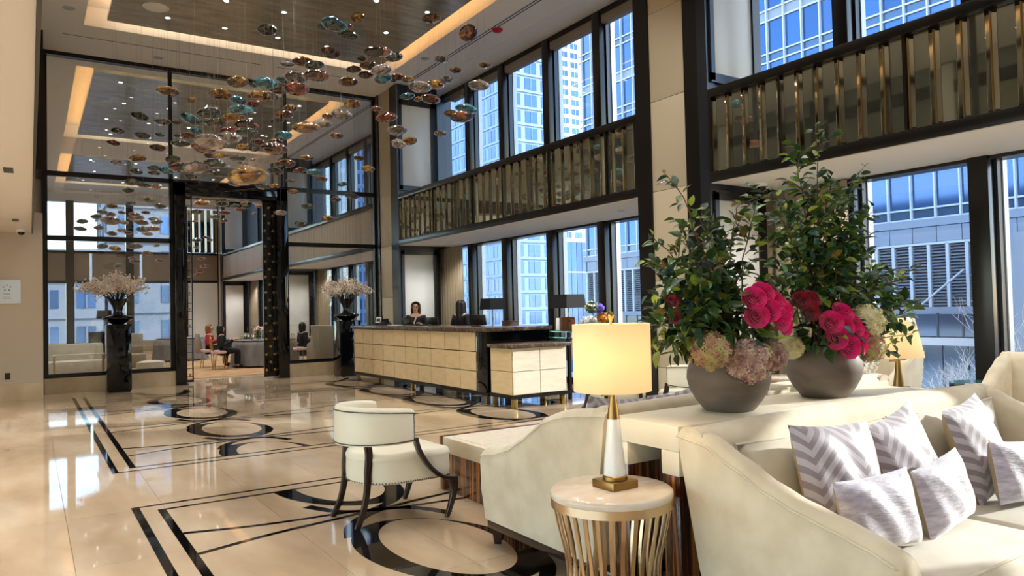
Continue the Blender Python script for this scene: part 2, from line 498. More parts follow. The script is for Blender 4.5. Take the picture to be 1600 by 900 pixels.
# low ceiling and its dark fascia
cl = thing('ceiling', (0, 0, 0), kind='structure')
MB().box(-7, .036, -6, 16.4, 3.122, 3.4).build('low_ceiling', mt['cream_wall'], cl)
MB().box(.038, .06, -6, 16.4, 3.10, 3.42).build('dark_fascia', mt['black'], cl)
MB().box(-3.1, -3.0, -6, 17.6, 5.1, 6.97).build('upper_panel', pm('grey_wallcovering', rgb(124,126,116), .6), cl)
MB().box(-3.1, -3.0, -6, 17.6, 3.4, 5.1).build('upper_dado', mt['walnut'], cl)
MB().box(-3.0, -2.95, -6, 17.6, 6.2, 6.5).build('added_band', mt['black'], cl)  # unseen band added so the balcony mirrors have something to reflect
for q in range(7): MB().box(-3.0, -2.93, -4.4+3.2*q, -3.9+3.2*q, 3.4, 6.9).build('added_pilaster', mt['black'] if q % 2 else mt['white_panel'], cl)  # unseen pilasters, also added for the mirror reflections
MB().box(-3.1, .05, 16.4, 17.6, 3.4, 7.0).build('upper_end', mt['taupe_wall'], cl)
MB().box(.0, .06, -6, 16.4, 6.75, 6.96).build('dark_fascia', mt['black'], cl)
for q in range(14): MB().box(.036, .065, -5+1.65*q, -4.88+1.65*q, 3.42, 6.75).build('fascia_post', mt['black'], cl)
for y in (9.6, 14.4): MB().box(-.23, -.14, y-.16, y+.16, 3.117, 3.123).build('slot_vent', mt['screen'], cl)
MB().box(.03, .235, 16.25, 17.4, 4.3, 6.94).build('fascia_return', mt['black'], cl)

# high ceiling: perimeter slabs, recessed trays with a lit slot round them
TR = [(.86, 6.95, -2.0, 15.63), (.86, 6.95, 18.25, 25.6), (.86, 6.95, 28.3, 34.4)]
xa, xb = -3.1, 9.0
MB().box(xa, .86, -6, 36.5, ZC, 7.2).build('ceiling_border', mt['ceiling'], cl)
MB().box(6.95, xb, -6, 36.5, ZC, 7.2).build('ceiling_border', mt['ceiling'], cl)
ys = [-6, -2.0, 15.63, 18.25, 25.6, 28.3, 34.4, 36.5]
for i in range(0, 8, 2): MB().box(.86, 6.95, ys[i], ys[i+1], ZC, 7.2).build('ceiling_border', mt['ceiling'], cl)
MB().box(.5, 7.3, -2.4, 35, 7.32, 7.4).build('slot_lid', mt['ceiling'], cl)
cove_l = (1, .5, .17)
for (x0, x1, y0, y1) in TR:
    MB().box(x0, x0+.008, y0, y1, 6.953, 7.318).build('slot_side', mt['ceiling'], cl)
    MB().box(x1-.008, x1, y0, y1, 6.953, 7.318).build('slot_side', mt['ceiling'], cl)
    MB().box(x0+.01, x1-.01, y0+.002, y0+.01, 6.953, 7.318).build('slot_side', mt['ceiling'], cl)
    MB().box(x0+.01, x1-.01, y1-.01, y1-.002, 6.953, 7.318).build('slot_side', mt['ceiling'], cl)
    MB().box(x0+.36, x1-.36, y0+.36, y1-.36, 6.98, 7.06).build('ceiling_tray', mt['leaf'], cl)
    L = y1-y0-.8
    pw = 10*L/8
    for xx in (x0+.46, x1-.46):
        sg = 1 if xx > 4 else -1
        light('AREA', 'cove_light', (xx+sg*.075, (y0+y1)/2, 7.09), pw, cove_l, .06, (PI, sg*PI/4, 0), L)
    for yy in (y0+.46, y1-.46):
        sg = 1 if yy > (y0+y1)/2 else -1
        light('AREA', 'cove_light', ((x0+x1)/2, yy+sg*.075, 7.09), 8, (1, .76, .52), 5.2, (PI-sg*PI/4, 0, 0), .06)
for y0, y1 in ((-5, 15.9), (18, 25.8), (28, 35)):
    for dx in (0, .07): MB().box(7.53+dx, 7.555+dx, y0, y1, ZC-.004, ZC+.002).build('slot_diffuser', mt['screen'], cl)
    MB().box(8.15, 8.2, y0, y1, ZC-.006, ZC+.001).build('ceiling_bead', mt['ceiling'], cl)
for (x0, x1, y) in ((.55, 4.3, 16.28), (4.6, 6.1, 16.28)):
    MB().box(x0, x1, y, y+.02, ZC-.004, ZC+.002).build('slot_diffuser', mt['screen'], cl)

# ------------------------------------------------------------------ right wall: pillars
COLS = [(-3.1, -1.7), (6.5, 7.85), (16.1, 17.5), (25.75, 27.1), (35.3, 36.5)]
cap = {6.5: 'broad cream leather-faced pillar rising behind the flower bowls', 16.1: 'cream leather-faced pillar with black edges behind the reception counter',
       -3.1: 'cream leather-faced pillar at the near end of the window wall', 25.75: 'narrow dark pillar seen through the glass partition in the dining room',
       35.3: 'dark corner pillar at the far end of the dining room'}
for (c0, c1) in COLS:
    t = thing('pillar', (8.2, (c0+c1)/2, 0), cap[c0], 'pillar')
    MB().box(7.42, 8.44, c0+.02, c1-.02, 0, ZC).box(8.44, 9.2, c0+.62, c1-.02, 0, ZC).build('core', mt['steel'], t)
    m0, m1 = c0+.4, c1-.28
    z = [0, .62, 1.83, 3.09, 4.36, 5.62, ZC]
    for a, b in zip(z[:-1], z[1:]):
        MB().box(7.385, 7.43, m0+.002, m1-.002, a+.003, b-.003).build('leather_panel', mt['tan'], t, bevel=.003)
    MB().box(7.36, 7.44, m1, c1, 0, ZC).build('black_edge', mt['black'], t)
    MB().box(7.36, 7.44, m0-.24, m0, 0, ZC).build('black_edge', mt['black'], t)
    MB().box(7.36, 7.5, c0, m0-.24, 0, ZC).build('steel_edge', mt['steel'], t)
    # reveal facing the near side: two framed white panels
    for (z0, z1) in ((.35, 2.84), (4.5, 6.45)):
        MB().box(7.49, 8.27, c0-.012, c0+.03, z0, z1).build('white_panel', mt['white_panel'], t, bevel=.004)
        MB().box(7.42, 7.49, c0-.035, c0+.03, z0-.1, z1+.1).build('reveal_frame', mt['steel'], t)
        MB().box(8.27, 8.42, c0-.035, c0+.03, z0-.1, z1+.1).build('reveal_frame', mt['black'], t)
        MB().box(7.42, 8.42, c0-.035, c0+.03, z0-.12, z0).build('reveal_frame', mt['steel'], t)
        MB().box(7.42, 8.42, c0-.035, c0+.03, z1, z1+.12).build('reveal_frame', mt['black'], t)
    MB().box(8.40, 8.46, c0, c0+.62, 0, ZC).build('reveal_side', mt['steel'], t)

# ------------------------------------------------------------------ bays: balcony fronts, windows, curtains
BAYS = [(-1.7, 6.5, 'mirror'), (7.85, 16.1, 'mirror'), (17.5, 25.75, 'taupe'), (27.1, 35.3, 'taupe')]
MULL = {0: [-1.0, .62, 2.22, 3.83, 5.4], 1: [8.62, 10.25, 11.85, 13.54, 15.05], 2: [18.2, 19.85, 21.45, 23.1, 24.65], 3: [27.9, 29.5, 31.1, 32.75, 34.3]}
bal_label = ['mirrored balcony front with brass fins at upper right above the flowers',
             'mirrored balcony front with brass fins above the reception counter',
             'taupe panelled balcony front in the dining room just behind the glass partition',
             'taupe panelled balcony front deepest in the dining room, seen through the portal']
fin_me = {}
for b, (y0, y1, kind) in enumerate(BAYS):
    t = thing('balcony', (8.2, (y0+y1)/2, 3.06), bal_label[b], 'balcony')
    MB().box(7.43, 8.75, y0, y1, 3.09, 4.16).build('core', mt['black'], t)
    MB().box(7.38, 9.0, y0+.01, y1-.01, 3.05, 3.10).build('soffit', mt['soffit'], t)
    MB().box(7.36, 7.5, y0, y1, 4.16, 4.27).build('top_rail', mt['black'], t, bevel=.006)
    MB().box(7.36, 7.44, y0, y1, 3.06, 3.19).build('bottom_rail', mt['black'], t, bevel=.004)
    MB().box(7.36, 7.44, y0, y0+.05, 3.19, 4.16).build('end_stile', mt['black'], t)
    MB().box(7.36, 7.44, y1-.05, y1, 3.19, 4.16).build('end_stile', mt['black'], t)
    if kind == 'mirror':
        n = int((y1-y0-.1)/.25); step = (y1-y0-.1)/n
        srcs = None
        for q in range(n):
            yc = y0+.05+step*(q+.5)
            if yc < 1.5: continue
            if srcs is None:
                a = MB().box(7.405, 7.43, yc-step/2+.05, yc+step/2-.05, 3.19, 4.16).build('mirror_panel', mt['mirror'], t, bevel=.004, seg=1)
                c = MB().prism([(7.43,-step/2), (7.395,-step/2+.006), (7.405,-step/2+.05), (7.43,-step/2+.05)], 'z', 3.21, 4.10)
                c.v = [(x, y+yc, z) for x, y, z in c.v]
                c = c.build('mirror_bevel', mt['mirror_bevel'], t)
                d = MB().box(7.372, 7.43, yc+step/2-.016, yc+step/2, 3.2, 4.115).build('brass_fin', mt['brass'], t)
                e = MB().prism([(7.43,step/2-.05), (7.405,step/2-.05), (7.378,step/2-.018), (7.43,step/2-.016)], 'z', 3.21, 4.10)
                e.v = [(x, y+yc, z) for x, y, z in e.v]
                e = e.build('mirror_bevel', mt['mirror_bevel'], t)
                srcs = [(a, yc), (c, yc), (d, yc), (e, yc)]
            else:
                for s_, sy in srcs:
                    o = s_.copy(); COL.objects.link(o); o.location = (0, yc-sy, 0)
        for yd in ([3.954, 5.432] if b == 0 else [8.55, 10.05, 11.5, 12.64, 14.34]):
            MB().box(7.37, 7.43, yd-.015, yd+.015, 3.19, 4.16).build('divider', mt['black'], t)
    else:
        n = 6; step = (y1-y0-.1)/n
        for q in range(n):
            ya = y0+.05+step*q
            MB().box(7.395, 7.43, ya+.006, ya+step-.006, 3.19, 4.16).build('woven_panel', mt['taupe_panel'], t, bevel=.004, seg=1)
    for q in range(3):
        yc = y0+1.2+q*(y1-y0-2.4)/2
        MB().cyl((8.1, yc, 0), .06, 3.044, 3.052, 16).build('soffit_downlight', mt['alu'], t)
        light('SPOT', 'soffit_lamp', (8.0, yc, 3.02), 60, (1, .95, .88), .06, (0, 0, 0), spot=140)
    # windows of the bay: lower and upper
    for lev, (z0, z1) in enumerate(((.12, 3.06), (4.1, 6.9))):
        w = thing('window_%d' % (2*b+lev+1), (9.0, (y0+y1)/2, z0), kind='structure')
        MB().box(8.85, 9.05, y0, y1+.6, z0-.12, z0).build('sill', mt['black'], w)
        MB().box(8.8, 9.05, y0, y1+.6, z1-.05, z1+.05).build('head', mt['black'], w)
        ed = [y0-.3] + MULL[b] + [y1+.66]
        for ym in MULL[b]:
            MB().box(8.76, 9.0, ym, ym+.21, z0, z1).build('mullion', mt['black'], w, bevel=.006)
            MB().box(8.9, 9.02, ym-.035, ym, z0, z1).build('mullion_side', mt['steel'], w)
            MB().box(9.0, 9.1, ym-.05, ym+.2, z0, z1).build('mullion_fin', mt['alu'], w)
        for p, q in zip(ed[:-1], ed[1:]):
            MB().box(9.03, 9.042, p+.16, q-.03, z0, z1).build('pane', mt['glass'], w)
    # blind cassette along the ceiling
    MB().cyl((0,0,0), .01, 0, .01)
    o = MB().box(8.82, 9.0, y0, y1, 6.70, 6.93).build('roller_blind', mt['blind'], None, bevel=.03)
    tag(o, ['grey roller blind cassette along the ceiling over the nearest bay', 'grey roller blind cassette along the ceiling above the blue windows behind reception',
            'grey roller blind cassette along the dining room ceiling beyond the partition', 'grey roller blind cassette at the far end of the dining room ceiling'][b], 'blind')
    # spandrel behind the balcony between lower and upper windows
    MB().box(8.75, 9.1, y0, y1+.6, 3.1, 4.12).build('trim_%d' % (b+1), mt['black'], None)['kind'] = 'structure'
    # curtain at the far end of the lower window
    cw = 1.5 if b != 1 else 1.2
    def cf(u, v, y1=y1, cw=cw):
        y = y1+.42-cw*u
        x = 8.66+.05*math.sin(u*2*PI*9)+.012*math.sin(u*57+v*3)
        return (x, y, .03+2.99*v)
    mb = MB(); mb.grid(cf, 110, 6)
    o = mb.build('curtain', mt['curtain'], None, smooth=True, angle=180)
    sm = o.modifiers.new('thick', 'SOLIDIFY'); sm.thickness = .008
    tag(o, ['taupe pleated curtain hanging behind the right flower bowl', 'taupe pleated curtain hanging behind the receptionist at the counter',
            'taupe pleated curtain in the dining room behind the blossom vase beside the counter', 'taupe pleated curtain at the far end of the dining room'][b], 'curtain')
# red fire sounder, smoke heads and speaker grilles of the ceiling
o = MB().lathe([(.11,-.03),(.10,-.06),(.05,-.09)], (7.67, 12.0, ZC+.028), 18).build('alarm_beacon', pm('red_plastic', rgb(190,30,50), .35), None, smooth=True)
tag(o, 'small red dome fixed to the white ceiling border', 'alarm')
o = MB().lathe([(.2,-.012),(.22,0),(.2,.02)], (1.9, 14.2, 6.98), 28).build('ceiling_speaker', mt['soffit'], None, smooth=True)
tag(o, 'round white speaker grille in the grey ceiling tray at upper left', 'speaker')
for (x, y, l) in ((.6, 14.9, 'round white sensor on the ceiling border at upper left'), (2.3, 16.9, 'round ceiling sensor above the glass partition left of the portal'), (7.2, 14.2, 'round white ceiling sensor beside the dark slot diffuser near the red dome')):
    o = MB().lathe([(.05,-.02),(.09,-.008),(.1,.0)], (x, y, ZC), 20).build('ceiling_sensor', mt['alu'], None, smooth=True); tag(o, l, 'sensor')

# downlights in the trays (lamps)
em_dl = emit('downlight_lens', (1, .95, .88, 1), 8)
dl = None
NTH = ['first', 'second', 'third', 'fourth', 'fifth', 'sixth', 'seventh', 'eighth']
def downlight(x, y, z, lab, grp, pw, real=True):
    global dl
    if dl is None:
        dl = thing('downlight', (x, y, z))
        MB().lathe([(.04,0),(.058,-.006),(.063,0)], (x, y, z), 16).build('trim_ring', mt['alu'], dl)
        MB().cyl((x, y, z), .038, -.004, .002, 14).build('lens', em_dl, dl)
        o = dl
    else:
        o = copy_tree(dl); o.location = (x, y, z)
    tag(o, lab, 'downlight', grp)
    if real: light('SPOT', 'downlight_lamp', (x, y, z-.03), pw, (1, .95, .88), .05, (0, 0, 0), spot=110)
for (x0, x1, ya, yb, nx, ny, lab, grp, pw) in ((1.9, 5.9, 5.5, 14.6, 5, 8, 'lobby tray downlight', 'downlights in the lobby ceiling tray', 85),
                                  (1.8, 6.0, 19.2, 24.8, 5, 4, 'nearer dining tray downlight', 'downlights in the dining room ceiling', 150),
                                  (1.8, 6.0, 29.2, 33.6, 4, 3, 'farther dining tray downlight', 'downlights in the far dining ceiling', 120)):
    for i in range(nx):
        for j in range(ny):
            x = x0+(x1-x0)*i/(nx-1); y = ya+(yb-ya)*j/(ny-1)
            downlight(x+(.25 if j % 2 else 0), y, 6.98, '%s, %s from left in the %s row from the far end' % (lab, NTH[i], NTH[ny-1-j]), grp, pw, real=((i+j) % 2 == 0))
for k, (x, y) in enumerate(((-1.5, 13), (-4.5, 11), (-1.5, 8.5), (-3.5, 6), (-1.5, 4.0), (-3.5, 1.5), (-1.0, 0), (-4, -3))):  # out-of-view fill lamps added to brighten the low ceiling zone
    downlight(x, y, 3.122, 'unseen fill downlight added in the low cream ceiling, %s from its far end' % NTH[k], 'added fill downlights in the low ceiling', 260)
for k, (x, y) in enumerate(((2.5, 3.0), (4.5, 3.0), (1.6, 1.8), (3.5, 1.0), (5.5, 0.5), (2.2, -1.0), (5.2, -1.5))):  # fill lamps added above the frame to light the sofas
    downlight(x, y, 6.98, 'unseen fill downlight added high over the sofas, %s from the far side' % NTH[k], 'added fill downlights over the sofas', 55)

# ------------------------------------------------------------------ glass partition with its portal
YP = 17.5
wp = thing('window_9', (0.25, YP, 0), kind='structure')
def pb(x0, x1, z0, z1, name='glazing_bar', d=.05, m='black'): return MB().box(x0, x1, YP-d, YP+d, z0, z1).build(name, mt[m], wp)
pb(.24, 7.4, 6.87, 6.97, 'head_bar', .08)
pb(.21, .31, .31, 6.9, 'post')
for x in (2.6, 5.10, 7.36): pb(x-.04, x+.04, .31, 6.9, 'post')
for (x0, x1) in ((.3, 2.6), (5.1, 7.4)):
    pb(x0, x1, 4.4, 4.5, 'transom'); pb(x0, x1, 3.09, 3.19, 'transom'); pb(x0, x1, .31, .39, 'bottom_bar')
    MB().box(x0-.06, x1+.04, YP-.11, YP+.11, 0, .31).build('stone_base', mt['marble_wall'], wp)
    for z0, z1 in ((.39, 3.09), (3.19, 4.4), (4.5, 6.87)):
        MB().box(x0, x1, YP-.006, YP+.006, z0, z1).build('pane', mt['glass_part'], wp)
pb(2.6, 5.1, 4.44, 4.5, 'transom')
MB().box(2.64, 5.06, YP-.006, YP+.006, 4.5, 6.87).build('pane', mt['glass_part'], wp)

dp = thing('door_1', (3.85, YP, 0), kind='structure')
MB().box(2.64, 2.86, YP-.22, YP+.3, 0, 4.42).build('portal_post', mt['black_gloss'], dp, bevel=.006)
MB().box(4.83, 5.08, YP-.22, YP+.3, 0, 4.42).build('portal_post', mt['black_gloss'], dp, bevel=.006)
MB().box(2.64, 5.08, YP-.22, YP+.3, 4.13, 4.44).build('portal_header', mt['black_gloss'], dp, bevel=.006)
def lattice(x0, x1, cols, name):
    g = MB().box(x0, x0+.022, YP-.03, YP+.03, .04, 4.13).box(x1-.022, x1, YP-.03, YP+.03, .04, 4.13).box(x0, x1, YP-.03, YP+.03, .04, .09).box(x0, x1, YP-.03, YP+.03, 4.08, 4.13)
    w = (x1-x0)/cols
    for q in range(1, cols): g.box(x0+w*q-.006, x0+w*q+.006, YP-.02, YP+.02, .09, 4.08)
    lf = g.build(name, mt['black'], dp)
    st = MB(); br = MB()
    for r in range(22):
        z = .2+r*.18
        for q in range(cols):
            xc = x0+w*(q+.5)
            if (r+q) % 2 == 0: st.lathe([(.001,.0),(.024,.004),(.024,.028),(.001,.03)], (0,0,0), 10) if False else st.obox((xc, YP-.03, z), .05, .03, .05, Euler((0, PI/4, 0)))
            br.box(xc-w/2, xc+w/2, YP-.015, YP+.015, z-.05, z-.038)
    o = st.build('brass_stud', mt['brass'], dp); o['kind'] = 'stuff'
    br.build('lattice_bar', mt['black'], dp)['kind'] = 'stuff'
lattice(4.55, 4.83, 3, 'lattice_leaf')
MB().box(4.57, 4.81, YP-.008, YP+.02, .06, 4.1).build('leaf_panel', mt['black_gloss'], dp)
lattice(2.87, 3.02, 1, 'lattice_leaf')

# far end of the dining room
we = thing('window_10', (4, 36.4, 0), kind='structure')
def fb(x0, x1, z0, z1, name, m, d=.08, y=36.4): return MB().box(x0, x1, y-d, y+d, z0, z1).build(name, mt[m], we)
fb(.2, 7.6, 6.45, 7.0, 'head', 'soffit'); fb(.2, 7.6, 3.0, 3.1, 'rail', 'black', .12); fb(.2, 7.6, 4.28, 4.38, 'rail', 'black', .12)
for x0, x1 in ((.25, 2.16), (2.26, 4.1), (4.2, 5.95), (6.05, 7.5)):
    fb(x0, x1, 3.1, 4.28, 'woven_panel', 'taupe_panel')
for x in (1.44, 3.7, 5.9, 7.5):
    fb(x-.15, x+.15, 0, 6.5, 'mullion', 'black', .2)
fb(.2, 7.6, 0, .45, 'sill', 'marble_wall')
for x0, x1 in ((.2, 1.3), (1.58, 3.55), (3.85, 5.75)):
    fb(x0, x1, .45, 3.0, 'pane', 'glass', .006); fb(x0, x1, 4.38, 6.45, 'pane', 'glass', .006)
for q in range(5):
    x = 6.08+.27*q
    fb(x, x+.2, 4.4, 6.4, 'mirror_panel', 'mirror_bevel', .02, 36.3); fb(x+.21, x+.235, 4.4, 6.4, 'brass_fin', 'brass', .06, 36.3)
fb(6.05, 7.4, .1, 3.0, 'white_panel', 'white_panel', .03, 36.3)
# ================================================================== OUTSIDE
o = MB().box(9.4, 320, -60, 320, -5.4, -5.2).build('ground', pm('street_asphalt', [rgb(120,120,122), rgb(150,150,150)], .9, noise=(.4, 5, .3, .7, ONE), world=True)); o['kind'] = 'structure'
o = MB().box(-90, -7.2, -60, 60, -.4, -.02).build('ground', pm('forecourt_paving', rgb(190,186,178), .8)); o['kind'] = 'structure'
o = MB().box(-60, 9.4, 37.5, 320, -5.4, -5.2).build('ground', bpy.data.materials['street_asphalt']); o['kind'] = 'structure'
mt['b_glass'] = pm('blue_office_glass', rgb(58,92,138), .08, .42, vary=.16)
mt['b_glass_low'] = pm('deep_blue_glass', rgb(72,94,122), .1, .35, vary=.15)
mt['b_clad'] = pm('pale_grey_cladding', rgb(138,148,164), .5, vary=.04)
mt['b_fin'] = pm('white_mullion', rgb(196,204,214), .4)
mt['b_louver'] = pm('grey_louver', rgb(120,128,140), .5)
mt['b_dark'] = pm('dark_recess', rgb(70,78,92), .6)
mt['b_white'] = pm('white_concrete', rgb(206,208,212), .7)
mt['b_blue'] = pm('blue_grey_cladding', rgb(128,156,194), .5)
mt['b_win'] = pm('blue_window', rgb(70,104,148), .12, .35, vary=.25)
mt['b_grey'] = pm('grey_stone', rgb(128,134,146), .8)

XB = 26.0
bd = thing('building', (35, 18, -5.2), 'glass and grey clad office building with louvred storey straight across the street', 'building')
MB().box(XB+.12, 46, 4, 32.2, -5.2, 36).build('core', mt['b_dark'], bd)
ysb = [4.0+.82*k for k in range(35)]
# street storey
src = None
def copies(src, locs, name=None):
    for l in locs:
        o = src.copy(); COL.objects.link(o); o.location = l
pane = MB().box(XB+.08, XB+.12, .03+4, .79+4, -5.0, -.12).build('street_pane', mt['b_glass_low'], bd)
copies(pane, [(0, .82*k, 0) for k in range(1, 34)])
MB().box(XB-.3, XB+.14, 4, 32.2, -.1, .16).build('white_ledge', mt['b_white'], bd)
rp = MB().box(XB-.22, XB-.2, 4.04, 4.78, .2, .95).build('rail_pane', mt['b_glass_low'], bd); copies(rp, [(0, .82*k, 0) for k in range(1, 34)])
po = MB().box(XB-.24, XB-.17, 3.97, 4.03, .16, 1.0).build('rail_post', mt['b_dark'], bd); copies(po, [(0, .82*k, 0) for k in range(1, 34)])
MB().box(XB-.1, XB+.14, 4, 32.2, .95, 1.2).build('band', mt['b_clad'], bd)
# louvred storey
fr = MB().box(XB-.1, XB+.1, 3.95, 4.05, 1.2, 3.36).build('louver_post', mt['b_fin'], bd); copies(fr, [(0, .62*k, 0) for k in range(1, 46)])
lv = MB()
for s_ in range(20):
    z = 1.26+s_*.105
    lv.prism([(XB-.04, z), (XB+.06, z+.06), (XB+.06, z+.075), (XB-.04, z+.015)], 'y', 4.05, 4.57)
lv = lv.build('louver_bank', mt['b_louver'], bd); lv['kind'] = 'stuff'
for k in range(1, 45):
    o = lv.copy(); COL.objects.link(o); o.location = (0, .62*k, 0)
MB().box(XB-.1, XB+.1, 4, 32.2, 3.34, 3.42).build('band', mt['b_fin'], bd)
cp = MB().box(XB-.06, XB+.1, 4.01, 4.81, 3.43, 3.97).build('cladding_panel', mt['b_clad'], bd, bevel=.01, seg=1); copies(cp, [(0, .82*k, 0) for k in range(1, 34)])
MB().box(XB-.1, XB+.1, 4, 32.2, 3.98, 4.24).build('band', mt['b_clad'], bd)
# glazed storeys
FH = 3.64
fin = MB().box(XB-.13, XB+.06, 3.97, 4.02, 4.24, 36).build('white_fin', mt['b_fin'], bd); copies(fin, [(0, .82*k, 0) for k in range(1, 35)])
trn = MB()
for fl in range(9):
    z0 = 4.26+FH*fl
    for dz in (0, .36, 1.74, 2.2): trn.box(XB-.07, XB+.06, 4, 32.2, z0+dz-.03, z0+dz+.03)
trn.build('transom', mt['b_fin'], bd)['kind'] = 'stuff'
big = sml = spd = None
st1 = MB(); st2 = MB(); st3 = MB()
for fl in range(9):
    z0 = 4.26+FH*fl
    for k in range(34):
        y = 4+.82*k
        for (dz0, dz1, mm, nm, st) in ((.39, 1.71, 'b_glass', 'pane', st1), (.03, .33, 'b_glass_low', 'pane_low', st2), (1.77, 2.17, 'b_clad', 'spandrel', st3), (2.23, 3.61, 'b_glass', 'pane', st1)):
            if nm == 'pane' and fl < 5 and 7 < y < 21 and not (fl == 1 and y > 12) :
                MB().box(XB, XB+.04, y+.05, y+.79, z0+dz0, z0+dz1).build(nm, mt[mm], bd)
            else: st.box(XB, XB+.04, y+.05, y+.79, z0+dz0, z0+dz1)
st1.build('pane_field', mt['b_glass'], bd)['kind'] = 'stuff'
st2.build('low_pane_field', mt['b_glass_low'], bd)['kind'] = 'stuff'
st3.build('spandrel_field', mt['b_clad'], bd)['kind'] = 'stuff'
MB().cyl((24.6, 10.2, 0), .95, -5.2, 3.36, 28).build('round_pier', mt['b_clad'], bd, smooth=True)
MB().tube([(25.5, 13.51, 1.19), (25.5, 11.97, 2.42)], .035, 8).build('steel_brace', mt['b_fin'], bd)

def gridtower(label, x0, x1, y0, y1, z0, z1, fh, bw, wallm, winm, faces, frac=(.62, .66), lim=260):
    t = thing('building', ((x0+x1)/2, (y0+y1)/2, z0), label, 'building')
    MB().box(x0, x1, y0, y1, z0, z1).build('wall', mt[wallm], t)
    st = MB(); cnt = 0
    nf = int((z1-z0)/fh)
    for face in faces:
        a0, a1 = (x0, x1) if face == 'y' else (y0, y1)
        nb = max(1, int((a1-a0)/bw)); w = (a1-a0)/nb
        sl = MB()
        for f in range(nf):
            zz = z0+fh*(f+.5-frac[1]/2); zt = zz+fh*frac[1]
            for q in range(nb):
                aa = a0+w*(q+.5-frac[0]/2); ab = aa+w*frac[0]
                bx = (aa, ab, y0-.06, y0+.1, zz, zt) if face == 'y' else (x0-.06, x0+.1, aa, ab, zz, zt)
                fb2 = (((aa+ab)/2-.05, (aa+ab)/2+.05, y0-.14, y0, zz, zt) if face == 'y' else (x0-.14, x0, (aa+ab)/2-.05, (aa+ab)/2+.05, zz, zt))
                sl.box(*fb2)
                if cnt < lim:
                    MB().box(*bx).build('window', mt[winm], t); cnt += 1
                else: st.box(*bx)
        for f in range(nf+1):
            zz = z0+fh*f
            if face == 'y': sl.box(x0-.05, x1+.05, y0-.25, y0, zz-.12, zz+.12)
            else: sl.box(x0-.25, x0, y0-.05, y1+.05, zz-.12, zz+.12)
        sl.build('floor_band', mt[wallm], t)['kind'] = 'stuff'
    if st.v: st.build('window_field', mt[winm], t)['kind'] = 'stuff'
    return t
gridtower('pale blue apartment block with white floor bands behind the reception windows', 75, 86.5, 115, 172, -5.2, 62, 3.2, 3.4, 'b_blue', 'b_win', ('x', 'y'), (.72, .7), 290)
gridtower('tall white tower with a grid of square windows, far off above the balcony', 148, 166, 200, 216, -5.2, 135, 3.3, 4.2, 'b_white', 'b_win', ('y', 'x'), (.7, .6), 290)
gridtower('pale slab tower seen through the dining room side windows', 70, 88, 200, 216, -5.2, 72, 3.4, 3.8, 'b_white', 'b_win', ('y', 'x'), (.5, .6), 200)
gridtower('blue glass apartment tower in the distance left of the white tower', 62, 74, 170, 196, -5.2, 46, 3.4, 3.0, 'b_blue', 'b_win', ('y', 'x'), (.8, .7), 200)
# low blue ribbed glass hall below the white tower
t = thing('building', (52, 64, -5.2), 'low blue ribbed glass hall at the foot of the white tower', 'building')
MB().box(46, 62, 60, 62.5, -5.2, 8.2).build('wall', mt['b_glass_low'], t)
for k in range(16):
    MB().box(46+k*.7, 46.65+k*.7, 59.9, 60, -5, 8.1).build('ribbed_panel', mt['b_glass'], t)
for z in (1.5, 5.0): MB().box(46, 62, 59.86, 60, z, z+.12).build('band', mt['b_fin'], t)
gridtower('thin grey sun-blocking slab added across the street, out of view', 26, 28, -4.9, 0.0, -5.2, 30, 3.5, 3.2, 'b_grey', 'b_win', ('x',), (.5, .55), 0)  # unseen slab added to block sun, its edge leaving a strip of light
gridtower('stepped grey office block beyond the dining room end windows at left', -3, 6, 80, 92, -5.2, 8, 3.4, 3.0, 'b_grey', 'b_win', ('y',), (.5, .5), 100)
gridtower('taller grey block beyond the dining room end windows', 6.6, 22, 84, 98, -5.2, 19, 3.6, 3.2, 'b_grey', 'b_win', ('y', 'x'), (.45, .5), 150)

# bare winter shrub outside the near window
rnd = random.Random(5)
tw = MB()
def twig(p, d, l, r, depth):
    q = p + d*l
    mid = (p+q)/2 + Vector((rnd.uniform(-1,1), rnd.uniform(-1,1), rnd.uniform(-1,1)))*l*.08
    tw.tube([p, mid, q], [r, r*.8, r*.6], 5, False)
    if depth:
        for _ in range(3):
            e = (d + Vector((rnd.uniform(-.8,.8), rnd.uniform(-.9,.9), rnd.uniform(-.3,.7)))).normalized()
            twig(p+d*l*rnd.uniform(.4, 1), e, l*rnd.uniform(.5,.8), r*.6, depth-1)
for k in range(20):
    twig(Vector((12.4+rnd.uniform(-.5,.5), 4.2+rnd.uniform(-1,2.0), -2.4)), Vector((rnd.uniform(-.3,.3), rnd.uniform(-.6,.5), 1)).normalized(), 1.7, .022, 4)
o = tw.build('bare_shrub', pm('pale_bark', rgb(226,218,212), .8), None)
tag(o, 'bare pale winter shrub outside the window behind the sofas', 'shrub')
# ================================================================== RECEPTION
CX0, CX1, CY0, CY1 = 5.95, 7.15, 9.82, 15.45
t = thing('reception_counter', (6.5, 12.6, 0), 'long reception counter faced with sand coloured square tiles under a brown stone top', 'counter')
MB().box(CX0+.02, 6.6, 10.55, CY1, .19, 1.135).box(CX0+.02, CX1, CY0, 10.55, .19, 1.135).build('body', mt['black_gloss'], t)
MB().box(CX0-.01, 6.62, 10.55, CY1+.02, .14, .19).box(CX0-.01, CX1+.02, CY0-.02, 10.55, .14, .19).build('plinth', mt['black'], t)
MB().prism([(CX0-.05,CY0-.06),(CX1+.03,CY0-.06),(CX1+.03,10.6),(6.68,10.6),(6.68,CY1+.06),(CX0-.05,CY1+.06)], 'z', 1.137, 1.2).build('stone_top', mt['brown_stone'], t, bevel=.004)
MB().box(CX0+.006, CX0+.03, CY0+.3, CY1, .2, 1.13).build('joint_backing', mt['bronze_joint'], t)
rows = [(.197, .502), (.509, .815), (.822, 1.128)]
yw = (CY1-.02-(CY0+.34))/10
src = None
